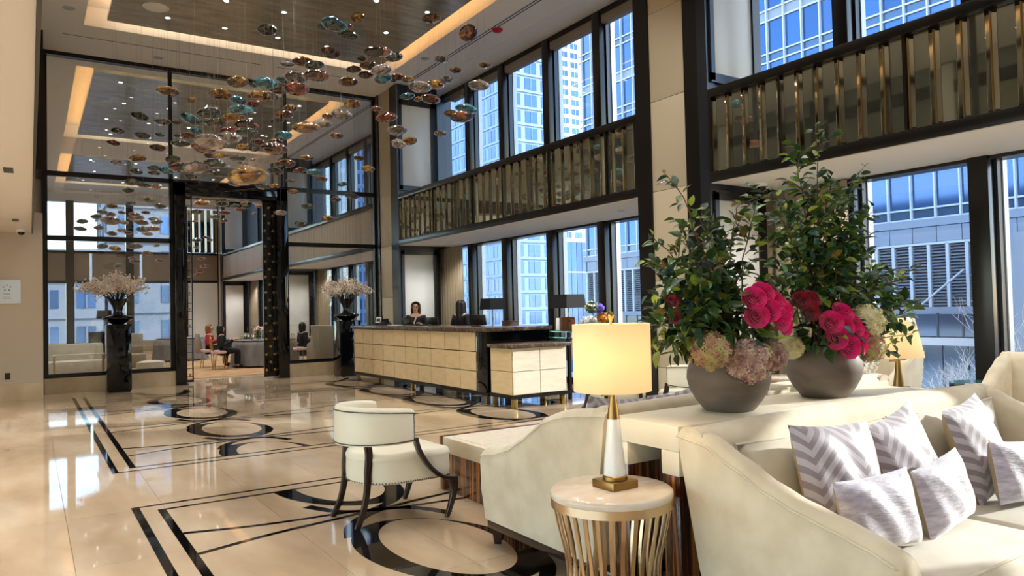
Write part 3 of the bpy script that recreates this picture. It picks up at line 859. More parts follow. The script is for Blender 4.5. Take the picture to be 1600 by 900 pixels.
for r, (z0, z1) in enumerate(rows):
    for q in range(10):
        ya = CY0+.34+yw*q
        if src is None:
            src = MB().box(CX0-.004, CX0+.016, ya+.008, ya+yw-.008, z0+.003, z1-.003).build('face_tile', mt['counter_tile'], t, bevel=.003, seg=1)
        else:
            o = src.copy(); COL.objects.link(o); o.location = (0, yw*q, z0-rows[0][0])
MB().box(CX0-.006, CX0+.03, CY0, CY0+.33, .19, 1.135).build('black_pilaster', mt['black_gloss'], t, bevel=.003)
for (x, y) in ((CX0+.05, CY0+.1), (CX0+.05, CY1-.12), (CX1-.08, CY0+.1), (6.52, CY1-.12), (CX0+.05, 12.6)):
    MB().box(x-.035, x+.035, y-.035, y+.035, 0, .14).build('leg', mt['brass'], t, bevel=.003)

t = thing('side_counter', (6.45, 9.45, 0), 'low counter of pale square tiles on brass feet at the near end of the reception', 'counter')
mt['pale_tile'] = pm('pale_parchment_tile', [rgb(224,214,194), rgb(236,228,210)], .38, noise=(5, 5, .3, .7, (1, 1, 4)), vary=.02)
MB().box(5.99, 6.97, 9.17, 9.76, .2, .9).build('body', mt['bronze_joint'], t)
MB().box(5.95, 7.01, 9.13, 9.78, .15, .2).build('plinth', mt['black'], t)
MB().box(5.93, 7.03, 9.09, 9.80, .9, .955).build('stone_top', mt['brown_stone'], t, bevel=.004)
for z0, z1 in ((.206, .546), (.554, .894)):
    for x0, x1 in ((5.985, 6.474), (6.482, 6.972)):
        MB().box(x0, x1, 9.148, 9.18, z0, z1).build('face_tile', mt['pale_tile'], t, bevel=.003, seg=1)
    MB().box(5.966, 6.0, 9.16, 9.75, z0, z1).build('face_tile', mt['counter_tile'], t, bevel=.003, seg=1)
for (x, y) in ((6.02, 9.19), (6.92, 9.19), (6.02, 9.72), (6.92, 9.72)):
    MB().box(x-.035, x+.035, y-.035, y+.035, 0, .15).build('leg', mt['brass'], t, bevel=.003)

# glass topped desk behind
t = thing('desk', (7.9, 9.9, 0), 'glass topped desk with grey drawers on a dark metal frame behind the near lamp', 'desk')
mt['green_glass'] = pm('green_glass', rgb(120,190,180), .05, trans=.7, ior=1.45)
MB().box(7.3, 8.7, 9.5, 10.2, 1.085, 1.10).build('glass_top', mt['green_glass'], t)
MB().box(7.3, 8.7, 9.5, 10.2, .985, 1.0).build('glass_shelf', mt['green_glass'], t)
MB().box(7.34, 8.66, 9.54, 10.16, .62, .98).build('drawer_box', mt['b_clad'], t, bevel=.006)
for (x, y) in ((7.33, 9.53), (8.67, 9.53), (7.33, 10.17), (8.67, 10.17)):
    MB().box(x-.025, x+.025, y-.025, y+.025, 0, 1.084).build('leg', mt['black'], t)
MB().box(7.33, 8.67, 9.51, 9.55, .1, .16).build('stretcher', mt['black'], t)

# back desk behind the receptionists
t = thing('desk', (8.0, 12.8, 0), 'dark back desk along the windows behind the reception counter', 'desk')
MB().box(7.85, 8.6, 11.8, 13.6, 1.05, 1.1).build('top', mt['black'], t)
for (x, y) in ((7.89, 11.84), (8.56, 11.84), (7.89, 13.56), (8.56, 13.56)):
    MB().box(x-.03, x+.03, y-.03, y+.03, 0, 1.05).build('leg', mt['black'], t)

def dark_lamp(loc, label, w=.36):
    x, y, z = loc
    t = thing('table_lamp', loc, label, 'lamp', 'dark shaded desk lamps')
    MB().lathe([(.09, 0), (.085, .02), (.02, .03), (.014, .36), (.014, .42)], (x, y, z), 18).build('stem', mt['alu'], t, smooth=True)
    p = [(-.2, -.13), (.2, -.13), (.2, .13), (-.2, .13)]
    s = MB(); vs = [(x+a*w/.36*.95, y+b*w/.36*1.6, z+.38) for a, b in p]+[(x+a*w/.36*.85, y+b*w/.36*1.45, z+.61) for a, b in p]
    s._add(vs, [(0,1,5,4),(1,2,6,5),(2,3,7,6),(3,0,4,7),(4,5,6,7)])
    s.build('lamp_shade', mt['black_fab'], t)
dark_lamp((8.0, 12.95, 1.1), 'desk lamp with a dark tapered shade beside the second receptionist')
dark_lamp((7.72, 10.03, 1.1), 'desk lamp with a black shade behind the bouquet', .4)

def framed(loc, w, h, rz, label, name='picture_frame', m='black'):
    t = thing(name, loc, label, 'frame', None, rz)
    R = Matrix.Rotation(-.22, 4, 'X')
    a = MB(); a.M = R; a.box(-w/2, w/2, -.01, .01, .012, h).build('frame', mt[m], t, local=True, bevel=.002)
    a = MB(); a.M = R; a.box(-w/2+.025, w/2-.025, -.014, -.009, .04, h-.025).build('mat_board', mt['paper'], t, local=True)
    a = MB(); a.M = R; a.box(-w/2+.05, w/2-.05, -.017, -.013, .07, h-.06).build('print', mt['b_dark'], t, local=True)
framed((7.50, 9.68, 1.1), .15, .2, -.5, 'small black picture frame leaning beside the brown leather boxes')
framed((7.32, 9.78, 1.1), .10, .22, -.9, 'white card standing at the left of the brown leather boxes', 'card_stand', 'paper')
t = thing('leather_box', (7.38, 9.62, 1.1), 'brown leather box with a cut-out handle on the glass desk', 'box', None, -.35)
MB().box(-.11, .1, -.09, .09, 0, .2).build('box_body', mt['walnut'], t, local=True, bevel=.004)
MB().box(-.112, .102, -.092, .092, .2, .235).build('lid', mt['walnut'], t, local=True, bevel=.004)
MB().box(-.03, .03, -.095, -.091, .16, .18).build('handle_slot', mt['black'], t, local=True)
# white coral ornament and a mixed bouquet on the desk
rnd = random.Random(3)
cb = MB()
for k in range(60):
    a = rnd.uniform(0, 2*PI); r = rnd.uniform(.02, .15)
    c = (7.98+r*1.3*math.cos(a), 9.72+r*.7*math.sin(a), 1.1+rnd.uniform(.04, .2))
    cb.obox(c, rnd.uniform(.05,.11), rnd.uniform(.02,.05), rnd.uniform(.06,.1), Euler((rnd.uniform(0,3), rnd.uniform(0,3), rnd.uniform(0,3))))
cb.box(7.82, 8.14, 9.64, 9.8, 1.1, 1.14)
o = cb.build('quartz_cluster', pm('white_quartz', rgb(226,228,232), .25), None, bevel=.006); tag(o, 'jagged white quartz ornament on the glass desk behind the lamp', 'ornament')
t = thing('bouquet', (8.02, 9.62, 1.12), 'mixed bouquet of purple, orange and white flowers rising above the lit lampshade', 'flowers')
def blob(mb, c, r, n, s, rn):
    for _ in range(n):
        d = Vector((rn.gauss(0,1), rn.gauss(0,1), rn.gauss(0,1))).normalized()
        p = Vector(c)+d*r*rn.uniform(.7,1)
        q = d.to_track_quat('Z', 'Y').to_matrix()
        mb.obox(p, s, s*.9, s*.25, q @ Euler((rn.uniform(-.5,.5), rn.uniform(-.5,.5), rn.uniform(0,3))).to_matrix())
def flower_part(name, m, c, r, n, s):
    mb = MB(); blob(mb, c, r, n, s, rnd); mb.build(name, m, t)['kind'] = 'stuff'
MB().lathe([(.05,0),(.075,.06),(.07,.15)], (8.02, 9.62, 1.11), 16).build('vase', mt['white_glass'], t, smooth=True)
flower_part('purple_flower', pm('purple_petal', rgb(104,80,190), .6, vary=.2), (7.96, 9.5, 1.46), .085, 150, .032)
flower_part('orange_flower', pm('orange_petal', rgb(196,120,20), .6), (8.02, 9.5, 1.30), .085, 130, .035)
flower_part('yellow_flower', pm('mustard_petal', rgb(206,166,30), .6), (8.12, 9.5, 1.32), .065, 80, .033)
flower_part('green_sprig', pm('sprig_leaf', rgb(84,110,80), .6), (7.82, 9.52, 1.48), .11, 120, .035)
flower_part('white_flower', pm('cream_petal', rgb(236,230,206), .6), (7.78, 9.5, 1.5), .1, 22, .03)
MB().tube([(8.02,9.62,1.15),(7.96,9.55,1.4)], .008).tube([(8.02,9.62,1.15),(7.82,9.55,1.45)], .006).tube([(8.02,9.62,1.15),(8.05,9.55,1.3)], .008).build('stem', bpy.data.materials['sprig_leaf'], t)

# things standing on the counter
def monitor(loc, rz, label, w=.42, h=.26):
    t = thing('monitor', loc, label, 'monitor', 'black screens on the reception counter', rz)
    MB().box(-.1, .1, -.07, .07, 0, .012).build('foot', mt['screen'], t, local=True)
    MB().box(-.02, .02, -.01, .02, .012, .1).build('stand', mt['screen'], t, local=True)
    a = MB(); a.M = Matrix.Rotation(-.15, 4, 'X'); a.box(-w/2, w/2, -.015, .015, .02, h).build('panel', mt['screen'], t, local=True, bevel=.006)
monitor((6.5, 15.0, 1.2), PI/2, 'black screen on the counter just left of the brown haired receptionist', .42, .14)
monitor((6.5, 13.85, 1.2), PI/2, 'black screen on the counter just right of the brown haired receptionist', .42, .15)
monitor((6.5, 12.7, 1.2), PI/2, 'black screen on the counter in front of the dark haired receptionist', .44, .16)
monitor((6.5, 11.0, 1.2), PI/2+.4, 'black screen leaning at the right end of the counter by the dark lamp', .36, .2)
framed((6.4, 15.15, 1.2), .2, .2, -1.1, 'framed card on the far end of the reception counter')
o = MB().prism([(14.7,1.201),(14.95,1.201),(14.95,1.27),(14.88,1.28)], 'x', 6.35, 6.55).build('desk_phone', mt['screen'], None, bevel=.006); tag(o, 'black desk phone at the far end of the reception counter', 'phone')
o = MB().box(6.2, 6.42, 13.9, 14.2, 1.2, 1.212).build('notepad', mt['paper'], None); tag(o, 'white notepad lying on the counter before the brown haired receptionist', 'notepad')
o = MB().box(6.3, 6.5, 12.9, 13.5, 1.2, 1.215).build('keyboard', mt['screen'], None, bevel=.004); tag(o, 'black keyboard on the counter before the dark haired receptionist', 'keyboard')
t = thing('leather_box', (8.0, 12.34, 1.1), 'brown wooden letter box on the back desk under the dark lamp', 'box')
MB().box(7.92, 8.1, 12.2, 12.48, 1.1, 1.23).build('box_body', mt['walnut'], t, bevel=.004)
MB().box(7.91, 8.11, 12.19, 12.49, 1.23, 1.25).build('lid', mt['walnut'], t, bevel=.003)

# pedestals with blossom vases by the partition
mt['blossom'] = pm('white_blossom', rgb(228,214,200), .7, vary=.1)
mt['blossom_pink'] = pm('pink_blossom', rgb(206,180,164), .7)
mt['twig'] = pm('dark_twig', rgb(46,36,32), .7)
def pedestal(x, y, w, h, label):
    t = thing('pedestal', (x, y, 0), label, 'pedestal')
    MB().box(x-w/2, x+w/2, y-w/2, y+w/2, .03, h).build('shaft', mt['black_gloss'], t, bevel=.005)
    MB().box(x-w/2+.02, x+w/2-.02, y-w/2+.02, y+w/2-.02, 0, .03).build('foot', mt['black'], t)
pedestal(1.5, 16.9, .44, 1.36, 'tall gloss black pedestal under the blossom vase at left before the glass')
pedestal(6.27, 16.72, .5, 1.3, 'tall gloss black pedestal under the blossom vase beside the reception counter')
def blossom_vase(x, y, z, label, vlabel, spread, hh, seed, n=1900):
    t = thing('vase', (x, y, z), vlabel, 'vase')
    MB().lathe([(.1,0),(.13,.015),(.3,.11),(.28,.15),(.1,.19),(.08,.26),(.10,.36),(.19,.5),(.2,.51)], (x, y, z), 28, cap=False).build('bowl_and_neck', mt['black_gloss'], t, smooth=True, angle=60)
    rn = random.Random(seed)
    f = thing('blossom_branches', (x, y, z+.3), label, 'flowers')
    tips = []; tw = MB()
    for k in range(46):
        a = rn.uniform(0, 2*PI); e = rn.uniform(.1, 1.0)
        tip = Vector((x+math.cos(a)*spread*e, y+math.sin(a)*spread*.75*e, z+.52+hh*math.sqrt(max(0,1-(e*.9)**2))*rn.uniform(.6,1)))
        p0 = Vector((x+math.cos(a)*.07, y+math.sin(a)*.07, z+.45))
        mid = p0.lerp(tip, .5)+Vector((0,0,.06))
        tw.tube([p0, mid, tip], [.008,.006,.003], 5); tips += [(p0.lerp(tip, s)+Vector((0,0,.06*4*s*(1-s)))) for s in (.55,.7,.85,1)]
    tw.build('branch', mt['twig'], f)['kind'] = 'stuff'
    bl = MB(); bp = MB()
    for k in range(n):
        p = rn.choice(tips)+Vector((rn.gauss(0,.05), rn.gauss(0,.05), rn.gauss(0,.045)))
        s = rn.uniform(.018,.034)
        (bl if rn.random() < .85 else bp).obox(p, s, s, s*.4, Euler((rn.uniform(0,3), rn.uniform(0,3), rn.uniform(0,3))))
    bl.build('blossom', mt['blossom'], f)['kind'] = 'stuff'
    bp.build('pink_blossom', mt['blossom_pink'], f)['kind'] = 'stuff'
blossom_vase(1.5, 16.9, 1.36, 'wide cloud of white and pink blossom twigs in the left black vase', 'black footed vase on the left pedestal before the glass partition', .66, .5, 1, 2800)
blossom_vase(6.27, 16.72, 1.3, 'white blossom twigs in the black vase beside the reception counter', 'black footed vase on the pedestal beside the reception counter', .6, .46, 2, 1900)

# plaque and socket on the left wall
t = thing('wall_plaque', (-.35, 16.39, 1.8), 'clear award plaque with a ring of stars on the left wall', 'plaque')
MB().box(-.62, -.135, 16.37, 16.385, 1.80, 2.24).build('plate', pm('frosted_acrylic', rgb(206,220,230), .15), t, bevel=.003)
mt['ink'] = pm('dark_print', rgb(60,70,84), .5)
def star(cx, cz, r):
    pts = []
    for k in range(10):
        a = PI/2+k*PI/5; q = r if k % 2 == 0 else r*.42
        pts.append((cx+q*math.cos(a), cz+q*math.sin(a)))
    return MB().prism(pts, 'y', 16.366, 16.3705)
for k in range(5):
    a = PI/2+k*2*PI/5
    star(-.345+.055*math.cos(a), 2.09+.05*math.sin(a), .018).build('star', mt['ink'], t)
def text_obj(s, size, loc, rot, mat, parent, name='lettering', align='CENTER'):
    c = bpy.data.curves.new(name, 'FONT'); c.body = s; c.size = size; c.extrude = .001; c.align_x = align
    tmp = bpy.data.objects.new(name, c); COL.objects.link(tmp)
    dg = bpy.context.evaluated_depsgraph_get(); me = bpy.data.meshes.new_from_object(tmp.evaluated_get(dg))
    bpy.data.objects.remove(tmp); me.materials.append(mat)
    me.transform(Matrix.Translation(Vector(loc)-ORG[parent]) @ Euler(rot).to_matrix().to_4x4())
    o = bpy.data.objects.new(name, me); COL.objects.link(o); o.parent = parent; ORG[o] = ORG[parent].copy()
    return o
text_obj('Forbes', .042, (-.35, 16.369, 1.968), (PI/2, 0, 0), mt['ink'], t)
text_obj('TRAVEL GUIDE', .017, (-.35, 16.369, 1.915), (PI/2, 0, 0), mt['ink'], t)
text_obj('FIVE-STAR AWARD', .017, (-.35, 16.369, 1.885), (PI/2, 0, 0), mt['ink'], t)
for (x, z) in ((-.16, 2.21), (-.16, 1.83), (-.6, 2.21), (-.6, 1.83)):
    MB().obox((x, 16.366, z), .012, .012, .012, Euler((0,0,0))).build('screw', mt['alu'], t)
t = thing('wall_socket', (-.345, 16.395, .42), 'black socket plate low on the left wall', 'socket')
MB().box(-.385, -.305, 16.385, 16.398, .41, .53).build('plate', mt['screen'], t, bevel=.003)
MB().box(-.365, -.325, 16.381, 16.386, .43, .465).box(-.365, -.325, 16.381, 16.386, .475, .51).build('outlet', mt['black'], t)
# ceiling cameras
def dome_cam(x, y, z, label):
    t = thing('security_camera', (x, y, z), label, 'camera')
    MB().lathe([(.075,0),(.075,-.03),(.06,-.045)], (x, y, z), 18).build('housing', mt['paper'], t, smooth=True)
    MB().lathe([(.055,-.045),(.05,-.075),(.03,-.095),(.004,-.102)], (x, y, z), 18).build('dome', mt['black_gloss'], t, smooth=True)
dome_cam(-.12, 15.9, 3.122, 'dark dome camera under the edge of the low ceiling at left')
dome_cam(8.0, 6.2, 3.05, 'white dome camera under the balcony behind the flowers')

# ================================================================== PEOPLE
mt['skin'] = pm('skin', rgb(214,166,140), .5)
mt['navy'] = pm('dark_jacket', rgb(22,22,28), .7)
mt['hair_brown'] = pm('brown_hair', [rgb(84,56,38), rgb(140,98,64)], .45, noise=(30, 3, .3, .7, (1, 1, .1)))
mt['hair_black'] = pm('black_hair', [rgb(14,11,11), rgb(36,26,24)], .4, noise=(30, 3, .3, .7, (1, 1, .1)))
mt['hair_red'] = pm('auburn_hair', [rgb(110,62,34), rgb(160,98,52)], .45, noise=(30, 3, .3, .7, (1, 1, .1)))

def skin_mesh(name, verts, edges, radii, mat, parent, sub=2, root=0):
    me = bpy.data.meshes.new(name); me.from_pydata(verts, edges, []); me.materials.append(mat)
    o = bpy.data.objects.new(name, me); COL.objects.link(o); o.parent = parent; ORG[o] = ORG[parent].copy()
    m = o.modifiers.new('skin', 'SKIN'); m.use_smooth_shade = True
    sv = me.skin_vertices[0].data
    for i, r in enumerate(radii):
        sv[i].radius = r if isinstance(r, tuple) else (r, r); sv[i].use_root = (i == root)
    s = o.modifiers.new('subd', 'SUBSURF'); s.levels = sub; s.render_levels = sub
    return o

def person(loc, rz, label, top_mat, hair_mat, pose='stand', trousers=None, hands=None, hair_len=.42, group=None):
    """figure facing local -y; feet at z=0 for stand"""
    t = thing('person', loc, label, 'person', group, rz)
    dz = 0 if pose == 'stand' else -.45
    V = {}; E = []; Rr = {}
    def j(n, p, r, par=None):
        V[n] = Vector(p); Rr[n] = r
        if par: E.append((par, n))
    j('pelvis', (0, 0, .95+dz), (.15, .11)); j('waist', (0, 0, 1.1+dz), (.125, .09), 'pelvis')
    j('chest', (0, 0, 1.27+dz), (.145, .10), 'waist'); j('collar', (0, .005, 1.385+dz), (.09, .07), 'chest')
    j('neck', (0, 0, 1.445+dz), (.048, .05), 'collar'); j('jaw', (0, -.022, 1.505+dz), (.055, .065), 'neck')
    j('face', (0, -.012, 1.57+dz), (.072, .088), 'jaw'); j('crown', (0, 0, 1.635+dz), (.062, .078), 'face')
    for s, n in ((-1, 'l'), (1, 'r')):
        j('sh'+n, (s*.165, .005, 1.355+dz), .052, 'collar')
        hx, hy, hz = (hands or {}).get(n, (s*.16, -.26, 1.06)); hz += 0
        el = Vector((s*.23, .03, 1.1+dz))
        j('el'+n, el, .04, 'sh'+n)
        h = Vector((hx, hy, hz+dz)); d = (h-el).normalized()
        j('wr'+n, h-d*.07, .028, 'el'+n); j('palm'+n, h, (.034, .02), 'wr'+n)
        side = d.cross(Vector((0,0,1))).normalized()
        for q in range(4):
            b = h+side*(q-1.5)*.02+d*.035
            L = (.065, .075, .07, .055)[q]
            j('k%d%s' % (q, n), b, .0095, 'palm'+n); j('m%d%s' % (q, n), b+d*L*.5+Vector((0,0,-.008)), .0085, 'k%d%s' % (q, n)); j('t%d%s' % (q, n), b+d*L+Vector((0,0,-.028)), .0075, 'm%d%s' % (q, n))
        j('th'+n, h-side*s*.035+d*.0, .011, 'palm'+n); j('tt'+n, h-side*s*.05+d*.045, .009, 'th'+n)
        if pose == 'stand':
            j('hip'+n, (s*.09, 0, .88), .1, 'pelvis'); j('kn'+n, (s*.1, -.01, .49), .058, 'hip'+n); j('an'+n, (s*.1, .02, .09), .04, 'kn'+n); j('toe'+n, (s*.11, -.13, .04), .036, 'an'+n)
        else:
            j('hip'+n, (s*.09, -.05, .5), .1, 'pelvis'); j('kn'+n, (s*.1, -.44, .5), .062, 'hip'+n); j('an'+n, (s*.1, -.42, .09), .042, 'kn'+n); j('toe'+n, (s*.11, -.56, .04), .036, 'an'+n)
    names = list(V); ix = {n: i for i, n in enumerate(names)}
    def sub_skin(nm, sel, mat, grow):
        s2 = [n for n in names if n in sel]; i2 = {n: i for i, n in enumerate(s2)}
        es = [(i2[a], i2[b]) for a, b in E if a in i2 and b in i2]
        rr = []
        for n in s2:
            r = Rr[n]; rr.append((r[0]+grow, r[1]+grow) if isinstance(r, tuple) else (r+grow, r+grow))
        return skin_mesh(nm, [V[n] for n in s2], es, rr, mat, t)
    sub_skin('body', set(names), mt['skin'], 0)
    tops = {'pelvis', 'waist', 'chest', 'collar', 'shl', 'shr', 'ell', 'elr', 'wrl', 'wrr'}
    sub_skin('jacket', tops, top_mat, .019)
    legs = {'pelvis', 'hipl', 'hipr', 'knl', 'knr', 'anl', 'anr'}
    sub_skin('trousers', legs, trousers or mt['navy'], .012)
    for n in ('l', 'r'):
        sub_skin('shoe', {'an'+n, 'toe'+n}, mt['black'], .012)
    hz = 1.57+dz
    for s in (-1, 1):
        MB().sphere((s*.03, -.094, hz+.005), .011, 8, 6).build('eye', mt['black'], t, local=True, smooth=True)
        MB().obox((s*.031, -.096, hz+.032), .034, .01, .007, Euler((0, s*-.1, 0))).build('eyebrow', hair_mat, t, local=True)
        MB().sphere((s*.079, .0, hz-.005), .018, 8, 6, .5, 1, 1.6).build('ear', mt['skin'], t, local=True, smooth=True)
    MB().prism([(-.09, hz+.01), (-.122, hz-.03), (-.09, hz-.035)], 'x', -.011, .011).build('nose', mt['skin'], t, local=True, bevel=.004)
    MB().sphere((0, -.092, hz-.06), .014, 10, 6, 1.6, .7, .5).build('mouth', pm('lips', rgb(190,84,84), .4) if 'lips' not in bpy.data.materials else bpy.data.materials['lips'], t, local=True, smooth=True)
    # hair: a cap that falls behind and beside the face
    def hf(u, v):
        a = (u-.5)*2*PI*.66 + PI/2            # opens towards -y
        if v < .4:
            q = v/.4; r = .097*math.sin(q*PI/2)**.9+.002; z = hz+.03+.083*math.cos(q*PI/2)
        else:
            q = (v-.4)/.6; r = .097+.012*q-.035*q*q+.004*math.sin(u*60); z = hz+.035-hair_len*q
        f = 1 + .25*max(0, v-.4)
        return (r*f*math.cos(a)*.95, r*math.sin(a)*.95+.008, z)
    m = MB(); m.grid(hf, 44, 16); o = m.build('hair', hair_mat, t, local=True, smooth=True, angle=180)
    sd = o.modifiers.new('thick', 'SOLIDIFY'); sd.thickness = .014; sd.offset = 1
    return t
p = person((7.06, 14.62, 0), -.62, 'receptionist with long light brown hair in a dark jacket facing the room behind the counter', mt['navy'], mt['hair_brown'], hands={'l': (-.12, -.3, 1.22), 'r': (.12, -.3, 1.22)}, hair_len=.34)
MB().obox((0, -.13, 1.28), .03, .012, .16, Euler((0, .35, 0))).build('scarf', pm('cream_scarf', rgb(214,200,178), .6), p, local=True)
person((7.4, 13.2, 0), 1.9, 'receptionist with long black hair turned away from the room behind the counter', mt['navy'], mt['hair_black'], hands={'l': (-.2, -.3, 1.15), 'r': (.2, -.3, 1.15)}, hair_len=.5)
# ================================================================== LOUNGE
def lerp_prof(P, d):
    if d <= P[0][0]: return P[0][1]
    for (a, za), (b, zb) in zip(P[:-1], P[1:]):
        if d <= b:
            t = (d-a)/(b-a); t = t*t*(3-2*t)*.5+t*.5
            return za+(zb-za)*t
    return P[-1][1]

def tagp(o, label): o['label'] = label; return o

def sofa(name, loc, rz, W, prof, label, cat, seats, mat='linen', back_cush=True, flat_right=False):
    """local frame: x along the width, back at y=0, seat towards -y"""
    t = thing(name, loc, label, cat, None, rz)
    D = prof[-1][0]; TH = .13; m = mt[mat]
    ds = [D*i/22 for i in range(23)]
    def arm(x_out, sgn):
        mb = MB(); sec = []
        for d in ds:
            zt = lerp_prof(prof, d); lean = .05*min(1, zt)
            L = []
            for (fx, fz) in ((.03, .15), (.0, .35), (0, zt-.07), (.012, zt-.03), (.04, zt-.006), (.075, zt), (.105, zt-.012), (TH, zt-.06), (TH, .3), (TH, .15)):
                xo = fx*1.0 - .02*(fz/.9)
                L.append((x_out+sgn*xo, -d-.17*(1-d/D)*(1-fz/zt), fz))
            sec.append(L)
        # rounded front end
        for e in (.02, .035):
            zt = lerp_prof(prof, D)
            L = []
            for (x, y, z) in sec[22]:
                c = x_out+sgn*TH/2
                L.append((c+(x-c)*(1-e*6), -D-e*.8, .15+(z-.15)*(1-e*1.2)))
            sec.append(L)
        n = len(sec[0]); vs = [p for L in sec for p in L]; fs = []
        for i in range(len(sec)-1):
            for k in range(n):
                k2 = (k+1) % n; fs.append((i*n+k, i*n+k2, (i+1)*n+k2, (i+1)*n+k))
        fs.append(tuple(range(n-1, -1, -1))); fs.append(tuple((len(sec)-1)*n+k for k in range(n)))
        mb._add(vs, fs); mb.sphere((x_out+sgn*.058, -.078, prof[0][1]-.068), .074, 16, 10); a = mb.build('arm', m, t, local=True, smooth=True, angle=70)
        pts = [(x_out+sgn*(.006-.02*lerp_prof(prof, d)/.9), -d, lerp_prof(prof, d)-.04) for d in ds]
        zt = lerp_prof(prof, D); pts += [(x_out+sgn*.02, -D-.018, zt-.06)]
        MB().tube(pts, .006, 6).build('piping', m, a, local=True, smooth=True)
    arm(0, 1); arm(W, -1)
    # back
    H = prof[0][1]; mb = MB(); secs = []
    for i in range(31):
        x = .004+(W-.008)*i/30; e = min(x, W-x); zt = H+.018*min(1, e/.8)-(.0)
        secs.append([(x, y, z) for (y, z) in ((-.17, .15), (-.11, .4), (.0, zt-.07), (-.012, zt-.03), (-.04, zt-.005), (-.08, zt), (-.12, zt-.015), (-.15, zt-.07), (-.2, .3), (-.2, .15))])
    n = 10; vs = [p for L in secs for p in L]; fs = []
    for i in range(30):
        for k in range(n):
            k2 = (k+1) % n; fs.append((i*n+k, i*n+k2, (i+1)*n+k2, (i+1)*n+k))
    fs.append(tuple(range(n))); fs.append(tuple(30*n+k for k in range(n)))
    mb._add(vs, fs); mb.build('back', m, t, local=True, smooth=True, angle=70)
    # rail, legs, platform
    MB().box(.03, W-.03, -D+.0, -.03, .1, .15).build('base_rail', mt['wood_dark'], t, local=True, bevel=.006)
    for x in (.08, W-.08):
        for y in (-.1, -D+.05):
            MB().lathe([(.03, 0), (.048, .1)], (x, y, 0), 4).build('leg', mt['wood_dark'], t, local=True)
    MB().box(TH-.01, W-TH+.01, -D+.03, -.15, .15, .31).build('seat_platform', m, t, local=True, bevel=.012)
    sw = (W-2*TH)/seats
    for q in range(seats):
        x0 = TH+sw*q
        def cf(u, v, x0=x0):
            return None
        b = MB().box(x0+.004, x0+sw-.004, -D+.005, -.26, .312, .46)
        b.build('seat_cushion', mt['linen2'], t, local=True, bevel=.045, seg=4)
        yb = -D+.005
        MB().tube([(x0+.03, yb+.01, .45), (x0+sw-.03, yb+.01, .45)], .006, 6).build('piping', m, t, local=True)
    if back_cush:
        for q in range(seats):
            x0 = TH+sw*q
            b = MB(); b.M = Matrix.Translation((x0+sw/2, -.235, .66)) @ Matrix.Rotation(-.2, 4, 'X')
            b.grid(lambda u, v: pillow_pt(u, v, sw-.03, .46, .16, 1), 18, 14).grid(lambda u, v: pillow_pt(u, v, sw-.03, .46, .16, -1), 18, 14)
            o = b.build('back_cushion', mt['linen2'], t, local=True, smooth=True, angle=180, weld=True)
            p = MB(); p.M = b.M
            loop = [pillow_pt(s, 0, sw-.03, .46, .16, 1) for s in [i/12 for i in range(13)]]+[pillow_pt(1, s, sw-.03, .46, .16, 1) for s in [i/10 for i in range(1, 11)]]+[pillow_pt(1-s, 1, sw-.03, .46, .16, 1) for s in [i/12 for i in range(1, 13)]]+[pillow_pt(0, 1-s, sw-.03, .46, .16, 1) for s in [i/10 for i in range(1, 11)]]
            p.tube(loop, .006, 6).build('piping', m, o, local=True, smooth=True)
    return t

def pillow_pt(u, v, w, h, th, s, ear=.05):
    a, b = u*2-1, v*2-1
    k = (max(0, 1-abs(a)**2.6))**.55*(max(0, 1-abs(b)**2.6))**.55
    x = a*w/2*(1-ear*(1-b*b)); z = b*h/2*(1-ear*1.3*(1-a*a))
    y = -s*th/2*k + .006*math.sin(a*9+b*4)*k
    return (x, y, z)

def chevron(name, c0, c1, n=5.5):
    m = bpy.data.materials.new(name); m.use_nodes = True; t = m.node_tree; p = t.nodes['Principled BSDF']
    tc = t.nodes.new('ShaderNodeTexCoord'); sx = t.nodes.new('ShaderNodeSeparateXYZ')
    t.links.new(tc.outputs['Object'], sx.inputs[0])
    def mth(op, a, b=None):
        q = t.nodes.new('ShaderNodeMath'); q.operation = op
        for i, v in enumerate((a, b)):
            if v is None: continue
            if isinstance(v, (int, float)): q.inputs[i].default_value = v
            else: t.links.new(v, q.inputs[i])
        return q.outputs[0]
    pp = mth('PINGPONG', mth('ADD', sx.outputs['X'], 5.0), .13)
    st = mth('MULTIPLY', pp, 1.0)
    v = mth('FRACT', mth('MULTIPLY', mth('ADD', mth('ADD', sx.outputs['Z'], st), mth('MULTIPLY', sx.outputs['X'], .0)), 15.4))
    g = mth('GREATER_THAN', v, .5)
    nz = t.nodes.new('ShaderNodeTexNoise'); nz.inputs['Scale'].default_value = 14; t.links.new(tc.outputs['Object'], nz.inputs['Vector'])
    mx = t.nodes.new('ShaderNodeMixRGB'); mx.inputs[1].default_value = c0; mx.inputs[2].default_value = c1; t.links.new(g, mx.inputs[0])
    m2 = t.nodes.new('ShaderNodeMixRGB'); m2.blend_type = 'MULTIPLY'; m2.inputs[0].default_value = .25
    t.links.new(mx.outputs[0], m2.inputs[1]); t.links.new(nz.outputs['Fac'], m2.inputs[2]); t.links.new(m2.outputs[0], p.inputs['Base Color'])
    b = t.nodes.new('ShaderNodeBump'); b.inputs['Strength'].default_value = .6; b.inputs['Distance'].default_value = .006
    t.links.new(g, b.inputs['Height']); t.links.new(b.outputs[0], p.inputs['Normal'])
    p.inputs['Roughness'].default_value = .5; p.inputs['Sheen Weight'].default_value = .6
    return m
mt['chevron'] = chevron('lilac_chevron_velvet', rgb(150,138,148), rgb(196,188,200))
mt['lilac'] = pm('crushed_lilac_velvet', [rgb(156,150,166), rgb(200,194,210)], .42, noise=(16, 6, .35, .68, (1, 1, 3)), sheen=.8, bump=(34, .35, (1, 1, 4)))
mt['tan_silk'] = pm('tan_cushion_back', rgb(186,166,132), .5)
